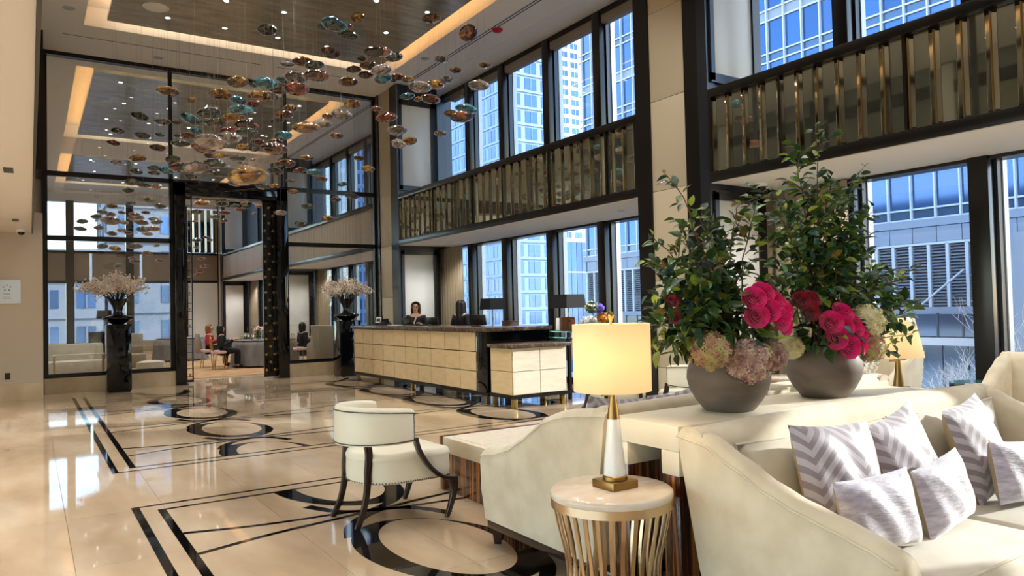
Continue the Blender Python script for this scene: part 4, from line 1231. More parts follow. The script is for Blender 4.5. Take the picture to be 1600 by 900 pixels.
mt['check'] = pm('cream_checked_cloth', [rgb(190,182,164), rgb(232,228,216)], .7, noise=(34, 0, .48, .52, ONE))

def pillow(loc, rz, tilt, w, h, th, mat, label, roll=0, back=None, group=None):
    t = thing('cushion', loc, label, 'cushion', group, rz)
    R = Matrix.Translation((0, 0, h/2*math.cos(tilt))) @ Matrix.Rotation(-tilt, 4, 'X') @ Matrix.Rotation(roll, 4, 'Y')
    for s, nm, mm in ((1, 'front_cover', mat), (-1, 'back_cover', back or mat)):
        me = MB().grid(lambda u, v: pillow_pt(u, v, w, h, th, s), 25, 25)
        o = me.build(nm, mm, t, local=True, smooth=True, angle=180)
        o.matrix_basis = R
    return t

P1 = [(0, .955), (.15, .936), (.3, .865), (.47, .785), (.6, .742), (.74, .71), (.88, .675), (.97, .64)]
P2 = [(0, .985), (.2, .965), (.34, .946), (.45, .92), (.55, .888), (.66, .825), (.78, .751), (.95, .67), (1.11, .628), (1.25, .603)]
sofa('sofa', (2.42, 2.36, 0), 0, 2.62, P1, 'cream velvet sofa in the foreground heaped with lilac cushions', 'sofa', 2)
sofa('sofa', (4.95, 2.84, 0), PI, 2.53, P2, 'cream velvet sofa seen from behind its curved arm, facing the coffee table', 'sofa', 2)
pillow((3.0, 1.955, .468), -.12, .28, .5, .5, .17, mt['chevron'], 'lilac zigzag velvet cushion nearest the sofa arm, leaning on the back cushion', .05, mt['tan_silk'])
pillow((3.54, 1.955, .468), .05, .32, .5, .5, .17, mt['chevron'], 'lilac zigzag velvet cushion in the middle of the foreground sofa', -.16, mt['tan_silk'])
pillow((4.18, 1.93, .468), .1, .3, .5, .5, .17, mt['chevron'], 'lilac zigzag velvet cushion at the right end of the foreground sofa', -.1, mt['tan_silk'])
pillow((2.93, 1.745, .468), -.12, .2, .46, .31, .15, mt['lilac'], 'plain lilac velvet cushion lying in front of the nearest zigzag cushion', -.02, mt['tan_silk'])
pillow((3.45, 1.745, .468), .05, .2, .46, .31, .15, mt['lilac'], 'plain lilac velvet cushion in the middle of the sofa seat', -.1, mt['tan_silk'])
pillow((4.16, 1.73, .468), -.05, .2, .46, .31, .15, mt['lilac'], 'plain lilac velvet cushion cut off by the right edge of the picture', .1, mt['tan_silk'])
pillow((2.78, 3.27, .468), PI+.1, .25, .5, .53, .16, mt['chevron'], 'zigzag cushion peeping over the far sofa back beside the lamp stem', -.12)
pillow((3.35, 3.27, .468), PI-.1, .25, .5, .54, .16, mt['chevron'], 'zigzag cushion peeping over the far sofa back left of the first flower bowl', .12)

# console between the two sofas
t = thing('console_table', (3.48, 2.6, 0), 'long ivory console table on dark striped wood legs between the sofas, under the flower bowls', 'console')
x0, x1, y0, y1 = 2.43, 4.56, 2.375, 2.825
MB().box(x0, x1, y0, y1, .835, .95).build('top', mt['parchment'], t, bevel=.004)
for x in (x0, x1-.22):
    for (ya, yb) in ((y0, y0+.11), (y1-.11, y1)):
        MB().box(x, x+.22, ya, yb, .725, .835).build('leg_collar', mt['parchment'], t, bevel=.003)
        MB().box(x+.004, x+.216, ya+.004, yb-.004, 0, .725).build('leg', mt['macassar'], t, bevel=.002)
MB().box(x0+.3, x0+.34, y0+.05, y1-.05, 0, .835).build('inner_panel', pm('taupe_lacquer', rgb(108,104,96), .4), t)
MB().box(x0+.34, x1-.3, y0+.15, y1-.15, .1, .14).build('stretcher', mt['wood_dark'], t)

# coffee table
t = thing('coffee_table', (3.9, 5.0, 0), 'low coffee table with ivory top and striped wood base beside the ivory tub chair', 'table')
x0, x1, y0, y1 = 2.88, 4.95, 4.45, 5.5
MB().box(x0, x1, y0, y1, .315, .44).build('top', mt['parchment'], t, bevel=.004)
MB().box(x0-.002, x1, y1, y1+.055, .0, .443).build('edge_panel', mt['macassar'], t, bevel=.003)
MB().box(x0+.012, x1-.012, y0+.03, y1, 0, .315).build('base', mt['macassar'], t, bevel=.003)
MB().box(x0+.06, x1-.06, y0+.06, y1-.06, .4402, .4425).build('top_inset', pm('ivory_shagreen', [rgb(222,210,190), rgb(236,226,208)], .5, noise=(30, 5, .35, .65, ONE)), t)

# tub chair --------------------------------------------------------------
def tub_chair(loc, rz, label):
    """local frame: faces +x"""
    t = thing('tub_chair', loc, label, 'armchair', 'ivory leather tub chairs', rz)
    lm = mt['leather']
    # barrel back band
    def band(a, rr, z): return (rr*math.cos(a), rr*math.sin(a), z)
    A0, A1 = math.radians(83), math.radians(277)
    sec = []
    N = 40
    for i in range(N+1):
        s = i/N; a = A0+(A1-A0)*s; e = math.sin(PI*s)
        zt = .80+.035*e**.6; zb = .575-.012*e
        ro, ri = .345+.055*e, .285+.055*e
        stretch = 1.0
        L = []
        for (r, z) in ((ro, zb), (ro, zt-.03), (ro-.012, zt-.008), ((ro+ri)/2, zt), (ri+.012, zt-.008), (ri, zt-.03), (ri, zb+.01), ((ro+ri)/2, zb-.004)):
            L.append((r*math.cos(a)+.02, r*math.sin(a)*.98, z))
        sec.append(L)
    n = 8; mb = MB(); vs = [p for L in sec for p in L]; fs = []
    for i in range(N):
        for k in range(n):
            k2 = (k+1) % n; fs.append((i*n+k, i*n+k2, (i+1)*n+k2, (i+1)*n+k))
    fs.append(tuple(range(n))); fs.append(tuple(N*n+k for k in range(n)))
    mb._add(vs, fs)
    back = mb.build('backrest', lm, t, local=True, smooth=True, angle=60)
    nails = MB()
    def nail(p): nails.sphere(p, .0055, 6, 4)
    for i in range(0, 121):
        s = i/120; a = A0+(A1-A0)*s; e = math.sin(PI*s); ro = .347+.055*e
        for z in (.80+.035*e**.6-.03, .575-.012*e+.012): nail((ro*math.cos(a)+.02, ro*math.sin(a)*.98, z))
    for s in (0, 1):
        a = A0+(A1-A0)*s
        for q in range(14): nail((.347*math.cos(a+(.03 if s == 0 else -.03))+.02, .347*math.sin(a+(.03 if s == 0 else -.03))*.98, .585+.2*q/14))
    # seat body: D shaped, bellied
    def outline(k, g):
        pts = []
        for i in range(21):
            a = math.radians(90+180*i/20); pts.append(((.27+g)*math.cos(a)-.02, (.305+g)*math.sin(a)))
        pts += [(.1, -(.316+g)), (.3+g, -(.322+g)), (.36+g, -.285-g*.5), (.36+g, .285+g*.5), (.3+g, .322+g), (.1, .316+g)]
        return pts
    mb = MB(); lv = [(-.012, .285), (.0, .29), (.004, .36), (.0, .44), (.004, .452), (.006, .465), (-.008, .495), (-.03, .505)]
    P = [outline(0, g) for g, z in lv]; n = len(P[0]); vs = []; fs = []
    for (g, z), pl in zip(lv, P): vs += [(x, y, z) for x, y in pl]
    for i in range(len(lv)-1):
        for k in range(n):
            k2 = (k+1) % n; fs.append((i*n+k, i*n+k2, (i+1)*n+k2, (i+1)*n+k))
    fs.append(tuple(range(n-1, -1, -1))); fs.append(tuple((len(lv)-1)*n+k for k in range(n)))
    mb._add(vs, fs); mb.build('seat', lm, t, local=True, smooth=True, angle=50)
    pl = outline(0, .004)
    for a, b in zip(pl, pl[1:]+pl[:1]):
        L = math.hypot(b[0]-a[0], b[1]-a[1])
        for q in range(max(1, int(L/.017))):
            s = q/max(1, int(L/.017)); nail((a[0]+(b[0]-a[0])*s, a[1]+(b[1]-a[1])*s, .298))
    o = nails.build('nailhead', pm('pewter_nail', rgb(92,84,74), .35, .9), t, local=True, smooth=True); o['kind'] = 'stuff'
    # wooden rails and legs
    for s in (-1, 1):
        pts = smooth_pts([(.06, s*.335, .60), (.09, s*.338, .50), (.17, s*.341, .38), (.27, s*.342, .30), (.375, s*.342, .275)], 5)
        MB().ribbon(pts, .028, [.05+.02*i/(len(pts)-1) for i in range(len(pts))], Vector((0, s, 0))).build('arm_rail', mt['wood_dark'], t, local=True, bevel=.004)
        leg = smooth_pts([(.365, s*.335, .29), (.368, s*.335, .2), (.345, s*.332, .1), (.305, s*.33, 0)], 4)
        MB().ribbon(leg, [.055-.025*i/(len(leg)-1) for i in range(len(leg))], [.045-.018*i/(len(leg)-1) for i in range(len(leg))], Vector((0, 1, 0))).build('leg', mt['wood_dark'], t, local=True, bevel=.004)
        rl = smooth_pts([(-.25, s*.2, .6), (-.235, s*.2, .5), (-.245, s*.2, .38), (-.25, s*.2, .27), (-.28, s*.205, .13), (-.34, s*.215, 0)], 4)
        MB().ribbon(rl, [.05-.012*i/(len(rl)-1) for i in range(len(rl))], [.04-.014*i/(len(rl)-1) for i in range(len(rl))], Vector((0, 1, 0))).build('leg', mt['wood_dark'], t, local=True, bevel=.004)
    return t
tub_chair((2.2, 5.09, 0), .04, 'ivory leather tub chair with nailhead trim standing alone on the marble floor')
tub_chair((2.53, .72, 0), PI/2, 'ivory tub chair of which only one arm tip shows at the lower right corner')
tub_chair((5.75, 6.55, 0), PI/2-.5, 'ivory tub chair beyond the far sofa, mostly hidden by the lit lampshade')
tub_chair((6.4, 5.95, 0), PI/2-.3, 'ivory tub chair beyond the far sofa just left of the first flower bowl')

# caged side table and lamps -----------------------------------------------
def cage_table(loc, R, H, label, nrod=30):
    x, y, z = loc
    t = thing('side_table', loc, label, 'table')
    MB().lathe([(R-.02, H-.036), (R-.002, H-.034), (R+.002, H-.02), (R, H-.006), (R-.008, H)], (x, y, 0), 56).build('marble_top', mt['stone_top'], t, smooth=True, angle=50)
    MB().lathe([(R-.02, H-.07), (R, H-.07), (R, H-.034), (R-.02, H-.034)], (x, y, 0), 56).build('rim_band', mt['champagne'], t, smooth=True, angle=40)
    MB().lathe([(R-.04, .0), (R-.015, 0), (R-.015, .03), (R-.04, .03)], (x, y, 0), 48).build('base_ring', mt['champagne'], t, smooth=True, angle=40)
    pr = [(R-.012, H-.07), (R-.03, H-.16), (R-.058, H-.28), (R-.066, H-.38), (R-.055, H-.5), (R-.03, .03)]
    for k in range(nrod):
        a = 2*PI*k/nrod
        pts = smooth_pts([(r*math.cos(a), r*math.sin(a), zz) for r, zz in pr], 3)
        if k == 0:
            src = MB().ribbon([(p.x, p.y, p.z) for p in pts], .006, .016, Vector((0, 1, 0))).build('rod', mt['champagne'], t, local=True)
        else:
            o = src.copy(); COL.objects.link(o); o.rotation_euler = (0, 0, a)
    return t
cage_table((2.137, 2.5, 0), .268, .70, 'round marble topped side table caged in champagne metal rods, under the lit lamp')
cage_table((7.65, 5.65, 0), .26, .60, 'small round caged side table half hidden between the two flower bowls', 24)

def lamp_near():
    x, y, z = 2.16, 2.5, .70
    t = thing('table_lamp', (x, y, z), 'lit table lamp with ivory drum shade, milk glass stem and square brass foot', 'lamp')
    MB().box(x-.072, x+.072, y-.072, y+.072, z, z+.035).build('brass_foot', mt['brass_dark'], t, bevel=.003)
    MB().lathe([(.055, .035), (.055, .05), (.05, .055)], (x, y, z), 24).build('brass_collar', mt['brass_dark'], t, smooth=True)
    MB().lathe([(.05, .055), (.027, .30)], (x, y, z), 24).build('glass_stem', mt['white_glass'], t, smooth=True)
    MB().lathe([(.028, .30), (.015, .40), (.015, .42)], (x, y, z), 20).build('brass_neck', mt['brass_dark'], t, smooth=True)
    MB().box(x-.06, x+.06, y-.009, y+.009, z+.405, z+.417).build('brass_crossbar', mt['brass_dark'], t)
    R, z0, z1 = .172, z+.425, z+.72
    mb = MB(); mb.lathe([(R, z0), (R, z1), (R-.004, z1), (R-.004, z0), (R, z0)], (x, y, 0), 56, cap=False)
    mb.build('lamp_shade', mt['lampshade'], t, smooth=True, angle=50)
    MB().lathe([(.006, .70), (.006, .73), (.013, .745), (.016, .757), (.012, .77), (.004, .776)], (x, y, z), 14).build('finial', mt['brass'], t, smooth=True)
    MB().tube([(x, y, z+.41), (x, y, z+.71)], .005).build('harp_rod', mt['brass'], t)
    MB().box(x-R+.004, x+R-.004, y-.002, y+.002, z+.695, z+.70).box(x-.002, x+.002, y-R+.004, y+R-.004, z+.695, z+.70).build('spider', mt['brass'], t)
    MB().sphere((x, y, z+.52), .03, 12, 8).build('bulb', emit('warm_bulb', (1, .72, .36, 1), 6), t, smooth=True)
    light('POINT', 'lamp_bulb', (x-.05, y, z+.58), 3.6, (1, .74, .44), .045)
lamp_near()
def lamp_far():
    x, y, z = 6.75, 3.78, .66
    t = thing('table_lamp', (x, y, z), 'lit lamp with a flared cream shade behind the right flower bowl', 'lamp')
    MB().box(x-.07, x+.07, y-.07, y+.07, z, z+.03).build('brass_foot', mt['brass_dark'], t)
    MB().lathe([(.05, .03), (.03, .16), (.022, .28)], (x, y, z), 18).build('brass_stem', mt['brass_dark'], t, smooth=True)
    MB().box(x-.13, x+.13, y-.01, y+.01, z+.265, z+.285).build('brass_crossbar', mt['brass_dark'], t)
    MB().lathe([(.225, z+.30), (.15, z+.66), (.145, z+.66), (.22, z+.30)], (x, y, 0), 44, cap=False).build('lamp_shade', mt['lampshade'], t, smooth=True, angle=50)
    MB().sphere((x, y, z+.42), .03, 12, 8).build('bulb', bpy.data.materials['warm_bulb'], t, smooth=True)
    light('POINT', 'lamp_bulb', (x, y, z+.47), 4.0, (1, .74, .44), .045)
    u = thing('side_table', (x, y, 0), 'square cream side table under the lamp with the flared shade', 'table')
    MB().box(x-.25, x+.25, y-.25, y+.25, .6, .66).build('top', mt['parchment'], u, bevel=.004)
    for a in (-1, 1):
        for b in (-1, 1): MB().box(x+a*.21-.02, x+a*.21+.02, y+b*.21-.02, y+b*.21+.02, 0, .6).build('leg', mt['wood_dark'], u)
lamp_far()
PC = [(0, .97), (.15, .95), (.3, .86), (.5, .72), (.7, .64), (.85, .61)]
sofa('armchair', (7.95, 5.1, 0), -PI/2, .92, PC, 'white upholstered armchair with sloping arms by the window behind the far lamp', 'armchair', 1, back_cush=False)
pillow((7.55, 4.66, .468), -PI/2, .25, .42, .42, .14, mt['check'], 'cream checked cushion in the white armchair behind the far lamp')
sofa('armchair', (7.9, 3.36, 0), -PI/2, .95, PC, 'cream armchair with a curved arm at the right edge by the window', 'armchair', 1, back_cush=False)
t = thing('side_table', (8.38, 3.85, 0), 'small dark table with a glass top in front of the window mullion', 'table')
MB().cyl((8.38, 3.85, 0), .26, .585, .6, 32).build('glass_top', mt['green_glass'], t, smooth=True)
MB().lathe([(.22,.55),(.26,.55),(.26,.584),(.22,.584)], (8.38, 3.85, 0), 32).build('rim_band', mt['wood_dark'], t, smooth=True)
for k in range(4):
    a = PI/4+k*PI/2; MB().box(8.38+.2*math.cos(a)-.015, 8.38+.2*math.cos(a)+.015, 3.85+.2*math.sin(a)-.015, 3.85+.2*math.sin(a)+.015, 0, .56).build('leg', mt['wood_dark'], t)
# ================================================================== FLOWERS ON THE CONSOLE
def bowl(x, y, label):
    t = MB().lathe([(.12, 0), (.128, .004), (.168, .055), (.198, .11), (.211, .165), (.208, .205), (.19, .255), (.166, .288), (.155, .296), (.147, .288), (.18, .24), (.195, .18), (.16, .07), (.05, .03)], (x, y, .95), 56, cap=True)
    o = t.build('flower_bowl', mt['concrete'], None, smooth=True, angle=60, origin=(x, y, .95))
    return tag(o, label, 'bowl')
bowl(3.02, 2.585, 'round grey clay bowl of flowers nearest the lamp on the ivory console')
bowl(3.835, 2.585, 'round grey clay bowl of flowers farther along the ivory console')

def leaf_mat(name, col, col2):
    m = pm(name, [col, col2], .3, noise=(6, 2, .3, .7, ONE), vary=.22, spec=.5)
    p = m.node_tree.nodes['Principled BSDF']
    p.inputs['Subsurface Weight'].default_value = 0
    return m
LM = [leaf_mat('leaf_dark', rgb(30,56,28), rgb(52,84,40)), leaf_mat('leaf_mid', rgb(62,94,36), rgb(92,124,50)),
      leaf_mat('leaf_light', rgb(120,146,52), rgb(156,170,70)), leaf_mat('leaf_blue', rgb(34,66,58), rgb(64,98,86)), leaf_mat('leaf_bronze', rgb(96,70,30), rgb(140,120,46))]
def leaf_geo():
    vs = []; fs = []
    prof = [(0, .0), (.12, .16), (.32, .27), (.55, .26), (.78, .15), (1, 0)]
    for i, (s, w) in enumerate(prof):
        droop = -.22*s*s
        for sg in (-1, 0, 1):
            vs.append((s, sg*w, droop+abs(sg)*w*.38))
    for i in range(5):
        for k in range(2):
            fs.append((i*3+k, (i+1)*3+k, (i+1)*3+k+1, i*3+k+1))
    return vs, fs
LV, LF = leaf_geo()
leaf_me = []
for m in LM:
    mb = MB(); mb._add(LV, LF); me = mb.mesh('leaf', smooth=True, angle=180); me.materials.append(m); leaf_me.append(me)
mt['stem'] = pm('woody_stem', [rgb(70,52,34), rgb(104,80,50)], .7, noise=(20, 2, .4, .6, ONE))

def foliage(x, y, label, tips, seed, weights, dens, fill):
    rn = random.Random(seed)
    t = thing('leafy_branches', (x, y, 1.2), label, 'plant')
    leaves = []
    def add_leaf(p, d, L):
        c = rn.choices(range(5), weights)[0]
        leaves.append((Vector(p), d, L, c))
    for k, tip in enumerate(tips):
        tip = Vector(tip); base = Vector((x+rn.uniform(-.06,.06), y+rn.uniform(-.06,.06), 1.16))
        out = tip-base
        c1 = base+Vector((out.x*.12, out.y*.2, out.z*.5)); c2 = base+Vector((out.x*.55, out.y*.6, out.z*.85))
        def bz(s): return base*(1-s)**3+c1*3*s*(1-s)**2+c2*3*s*s*(1-s)+tip*s**3
        pts = [bz(i/10)+Vector((rn.gauss(0,.006), rn.gauss(0,.006), 0)) for i in range(11)]
        MB().tube(pts, [.0065-.0048*i/10 for i in range(11)], 6).build('branch', mt['stem'], t, smooth=True)
        L = out.length; n = int(L*dens)
        for q in range(n):
            s = .22+.78*(q+rn.random())/n
            p = bz(s); d = (bz(min(1, s+.03))-bz(s-.03)).normalized()
            az = rn.uniform(0, 2*PI); side = d.orthogonal().normalized(); side.rotate(Quaternion(d, az))
            stalk = rn.uniform(.0, .07)*(1.25-s)
            dirn = (side*1.0+d*rn.uniform(.1,.9)+Vector((0,0,rn.uniform(-.35,.25)))).normalized()
            pp = p+side*stalk
            add_leaf(pp, dirn, rn.uniform(.05,.088)*(1.12-.35*s))
            # short side twig with its own leaves
            if rn.random() < .16 and s < .9:
                e = p+(side+d*.8+Vector((0,0,.2))).normalized()*rn.uniform(.1,.2)
                MB().tube([p, p.lerp(e,.5)+Vector((0,0,.01)), e], [.003,.0025,.0015], 5).build('branch', mt['stem'], t, smooth=True)
                for z_ in range(5):
                    pq = p.lerp(e, .3+.7*z_/4); v = Vector((rn.gauss(0,1), rn.gauss(0,1), rn.gauss(0,.5))).normalized()
                    add_leaf(pq, (v+(e-p).normalized()*.8).normalized(), rn.uniform(.05,.085))
    for (c, r, n) in fill:
        for _ in range(n):
            v = Vector((rn.gauss(0,1), rn.gauss(0,1), rn.gauss(0,1))).normalized()
            p = Vector(c)+Vector((v.x*r[0], v.y*r[1], v.z*r[2]))*rn.uniform(.55,1)
            if math.hypot(p.x-x, p.y-y) < .2 and p.z < 1.24: continue
            dn = (v+Vector((rn.gauss(0,.5), rn.gauss(0,.5), rn.gauss(0,.4)-.15))).normalized()
            add_leaf(p, dn, rn.uniform(.05,.095))
    leaves.sort(key=lambda l: l[0].y)
    st = [MB() for _ in LM]
    for i, (p, d, L, c) in enumerate(leaves):
        q = d.to_track_quat('X', 'Z') @ Quaternion((1,0,0), rn.uniform(-.9,.9))
        if i < 300:
            o = bpy.data.objects.new('leaf', leaf_me[c]); COL.objects.link(o); o.parent = t
            o.location = p-ORG[t]; o.rotation_mode = 'QUATERNION'; o.rotation_quaternion = q; o.scale = (L,)*3
        else:
            st[c].M = Matrix.Translation(p) @ q.to_matrix().to_4x4() @ Matrix.Scale(L, 4); st[c]._add(LV, LF)
    for c, mb in enumerate(st):
        if mb.v: mb.build('leaf_mass', LM[c], t, smooth=True, angle=180)['kind'] = 'stuff'
T1 = [(2.49,2.46,2.12),(2.82,2.56,1.96),(3.26,2.66,2.06),(3.12,2.48,1.94),(2.48,2.58,1.84),(2.55,2.68,1.73),(2.6,2.5,1.85),(3.04,2.6,1.8),(2.56,2.7,1.42),(2.42,2.53,1.56),(2.61,2.63,1.61),(3.27,2.46,1.64),(3.32,2.56,1.47),(3.19,2.66,1.65),(2.68,2.48,1.67),(2.53,2.58,1.36),(3.01,2.68,1.55),(2.59,2.5,1.52),(2.75,2.55,1.75),(2.85,2.62,1.6)]
T2 = [(3.65,2.46,2.48),(3.61,2.56,2.35),(3.48,2.66,2.15),(3.3,2.48,1.98),(4.16,2.58,2.15),(4.49,2.68,2.35),(4.24,2.5,2.03),(4.82,2.6,1.65),(5.0,2.7,1.4),(4.73,2.53,1.28),(4.72,2.63,1.7),(3.78,2.46,2.18),(3.49,2.56,2.1),(3.89,2.66,2.15),(4.08,2.48,1.83),(4.47,2.58,1.61),(3.52,2.68,1.65),(3.96,2.5,1.91),(3.68,2.6,1.83),(4.07,2.7,1.7),(4.6,2.53,1.49),(3.65,2.63,1.61),(4.3,2.6,1.9),(3.9,2.55,2.0),(4.2,2.66,1.75)]
foliage(3.02, 2.6, 'leafy camellia branches with yellowing tips in the bowl nearest the lamp', T1, 31, (5, 4, 1.6, 2, .9), 38,
        [((2.80,2.56,1.44),(.26,.2,.2),200), ((3.05,2.6,1.42),(.26,.2,.16),130), ((2.57,2.5,1.38),(.16,.12,.13),60), ((2.75,2.55,1.66),(.2,.15,.14),90), ((3.0,2.5,1.32),(.24,.16,.08),70)])
foliage(3.835, 2.6, 'tall dense leafy branches in the bowl farther along the console', T2, 32, (5, 4, 1.0, 2.5, .4), 38,
        [((3.80,2.62,1.62),(.4,.2,.28),270), ((4.2,2.6,1.5),(.3,.18,.2),130), ((4.55,2.6,1.42),(.22,.15,.12),70), ((3.85,2.6,1.9),(.36,.18,.2),150), ((3.78,2.5,1.32),(.26,.16,.1),110)])

# roses
mt['rose'] = pm('magenta_petal', [rgb(226,8,112), rgb(252,48,156)], .5, noise=(14, 2, .3, .7, ONE), sheen=.3)
mt['rose_dark'] = pm('crimson_petal', [rgb(140,10,44), rgb(190,26,66)], .5, noise=(14, 2, .3, .7, ONE), sheen=.3)
def rose_mesh(mat):
    mb = MB(); rn = random.Random(4)
    layers = [(3, .010, .034, .05), (4, .019, .037, .25), (5, .029, .036, .5), (5, .039, .032, .8), (6, .048, .026, 1.1)]
    for li, (n, r, h, op) in enumerate(layers):
        for k in range(n):
            a0 = 2*PI*k/n+li*.7; half = 2*PI/n*.72
            def pf(u, v, r=r, h=h, op=op, a0=a0, half=half):
                a = a0+(u*2-1)*half
                rim = 1-.22*abs(u*2-1)**3
                rr = .004+(r-.004)*math.sin(min(1, v*1.25)*PI/2)+.010*op*max(0, v-.6)**1*1.5
                z = -.022+(h+.022)*v*rim - .012*op*max(0, v-.75)*2
                return (rr*math.cos(a), rr*math.sin(a), z)
            mb.grid(pf, 6, 5)
    me = mb.mesh('rose', smooth=True, angle=180); me.materials.append(mat); return me
RM = {'rose': rose_mesh(mt['rose']), 'rose_dark': rose_mesh(mt['rose_dark'])}
def rose(p, c, label, group, kind='rose', s=1.0, aim=(-.45, -.85, .5)):
    o = bpy.data.objects.new('rose', RM[kind]); COL.objects.link(o)
    o.location = p; d = Vector(aim)+(Vector(p)-Vector(c))*6
    o.rotation_mode = 'QUATERNION'; o.rotation_quaternion = d.normalized().to_track_quat('Z', 'Y'); o.scale = (s,)*3
    return tag(o, label, 'rose', group)
pos1 = ['leftmost', 'topmost', 'upper right of centre', 'centre', 'right hand', 'lower', 'lowest right', 'lower left']
for p, w in zip([(3.005,2.40,1.515),(3.094,2.42,1.541),(3.187,2.42,1.50),(3.085,2.38,1.455),(3.265,2.42,1.455),(3.174,2.38,1.41),(3.275,2.43,1.375),(2.995,2.38,1.43)], pos1):
    rose(p, (3.12, 2.5, 1.46), w+' magenta rose of the bunch in the bowl nearest the lamp', 'magenta roses in the near bowl', s=1.15)
for p, w in zip([(3.52,2.5,1.50),(3.605,2.5,1.505),(3.57,2.48,1.44)], ('left', 'right', 'lower')):
    rose(p, (3.6, 2.6, 1.46), w+' dark crimson rose between the two flower bowls', 'crimson roses between the bowls', 'rose_dark')
for p, w in zip([(2.543,2.5,1.511),(2.553,2.5,1.435)], ('upper', 'lower')):
    rose(p, (2.6, 2.6, 1.46), w+' small crimson bloom at the left of the near bowl', 'crimson blooms at far left', 'rose_dark', .6)
pos2 = ['leftmost', 'upper left', 'upper middle', 'rightmost', 'lowest', 'lower right', 'topmost', 'lower left']
for p, w in zip([(3.639,2.40,1.378),(3.735,2.40,1.35),(3.84,2.40,1.35),(3.95,2.42,1.32),(3.745,2.37,1.245),(3.865,2.39,1.255),(3.785,2.43,1.425),(3.645,2.38,1.295)], pos2):
    rose(p, (3.79, 2.5, 1.33), w+' magenta rose of the bunch in the bowl farther along', 'magenta roses in the far bowl', s=1.2)

# hydrangea heads
def floret_mat(name, a, b): return pm(name, [a, b], .6, noise=(26, 3, .35, .65, ONE))
HM = {'mauve': floret_mat('mauve_floret', rgb(146,96,106), rgb(206,184,160)), 'green': floret_mat('green_pink_floret', rgb(186,186,120), rgb(178,120,112)), 'cream': floret_mat('cream_floret', rgb(214,206,150), rgb(232,226,190))}
def hydrangea(c, r, kind, label):
    rn = random.Random(int(c[0]*1000)); mb = MB()
    for k in range(230):
        z = 1-2*(k+.5)/230; a = k*2.39996; q = math.sqrt(1-z*z)
        d = Vector((q*math.cos(a), q*math.sin(a), z*.9)); p = Vector(c)+d*r*rn.uniform(.9, 1.05)
        R = d.to_track_quat('Z', 'Y').to_matrix() @ Euler((rn.uniform(-.5,.5), rn.uniform(-.5,.5), rn.uniform(0,3))).to_matrix()
        s = r*.13
        for m in range(4):
            b = m*PI/2
            vs = [(0,0,0),(s*math.cos(b-.55), s*math.sin(b-.55), s*.18),(s*1.35*math.cos(b), s*1.35*math.sin(b), s*.1),(s*math.cos(b+.55), s*math.sin(b+.55), s*.18)]
            mb._add([p+R @ Vector(v) for v in vs], [(0,1,2,3)])
    mb.sphere(c, r*.86, 14, 10)
    o = mb.build('hydrangea', HM[kind], None, smooth=False, origin=c); tag(o, label, 'flower')
hydrangea((2.70, 2.42, 1.275), .098, 'green', 'green and pink dried hydrangea head on the left rim of the near bowl')
hydrangea((2.93, 2.385, 1.215), .115, 'mauve', 'dusty mauve hydrangea head hanging over the front of the near bowl')
hydrangea((3.165, 2.44, 1.225), .09, 'mauve', 'mauve hydrangea head on the right rim of the near bowl')
hydrangea((4.03, 2.44, 1.372), .105, 'cream', 'cream hydrangea head above the right rim of the far bowl')
hydrangea((4.045, 2.43, 1.225), .09, 'green', 'greenish mauve hydrangea head on the right rim of the far bowl')
hydrangea((3.56, 2.6, 1.24), .07, 'cream', 'small cream hydrangea head on the left rim of the far bowl')
# ================================================================== GLASS PENDANTS
ZONES = ['before the window wall', 'behind the partition glass', 'below the grey ceiling tray', 'high in the cluster', 'left of the thin glazing bar', 'low above the portal', 'midway in the cluster', 'seen through the portal']
ORD = ['first', 'second', 'third', 'fourth', 'fifth', 'sixth', 'seventh', 'eighth', 'ninth', 'tenth', '11th', '12th', '13th', '14th', '15th', '16th', '17th', '18th', '19th', '20th', '21st', '22nd', '23rd', '24th', '25th', '26th', '27th', '28th', '29th', '30th']
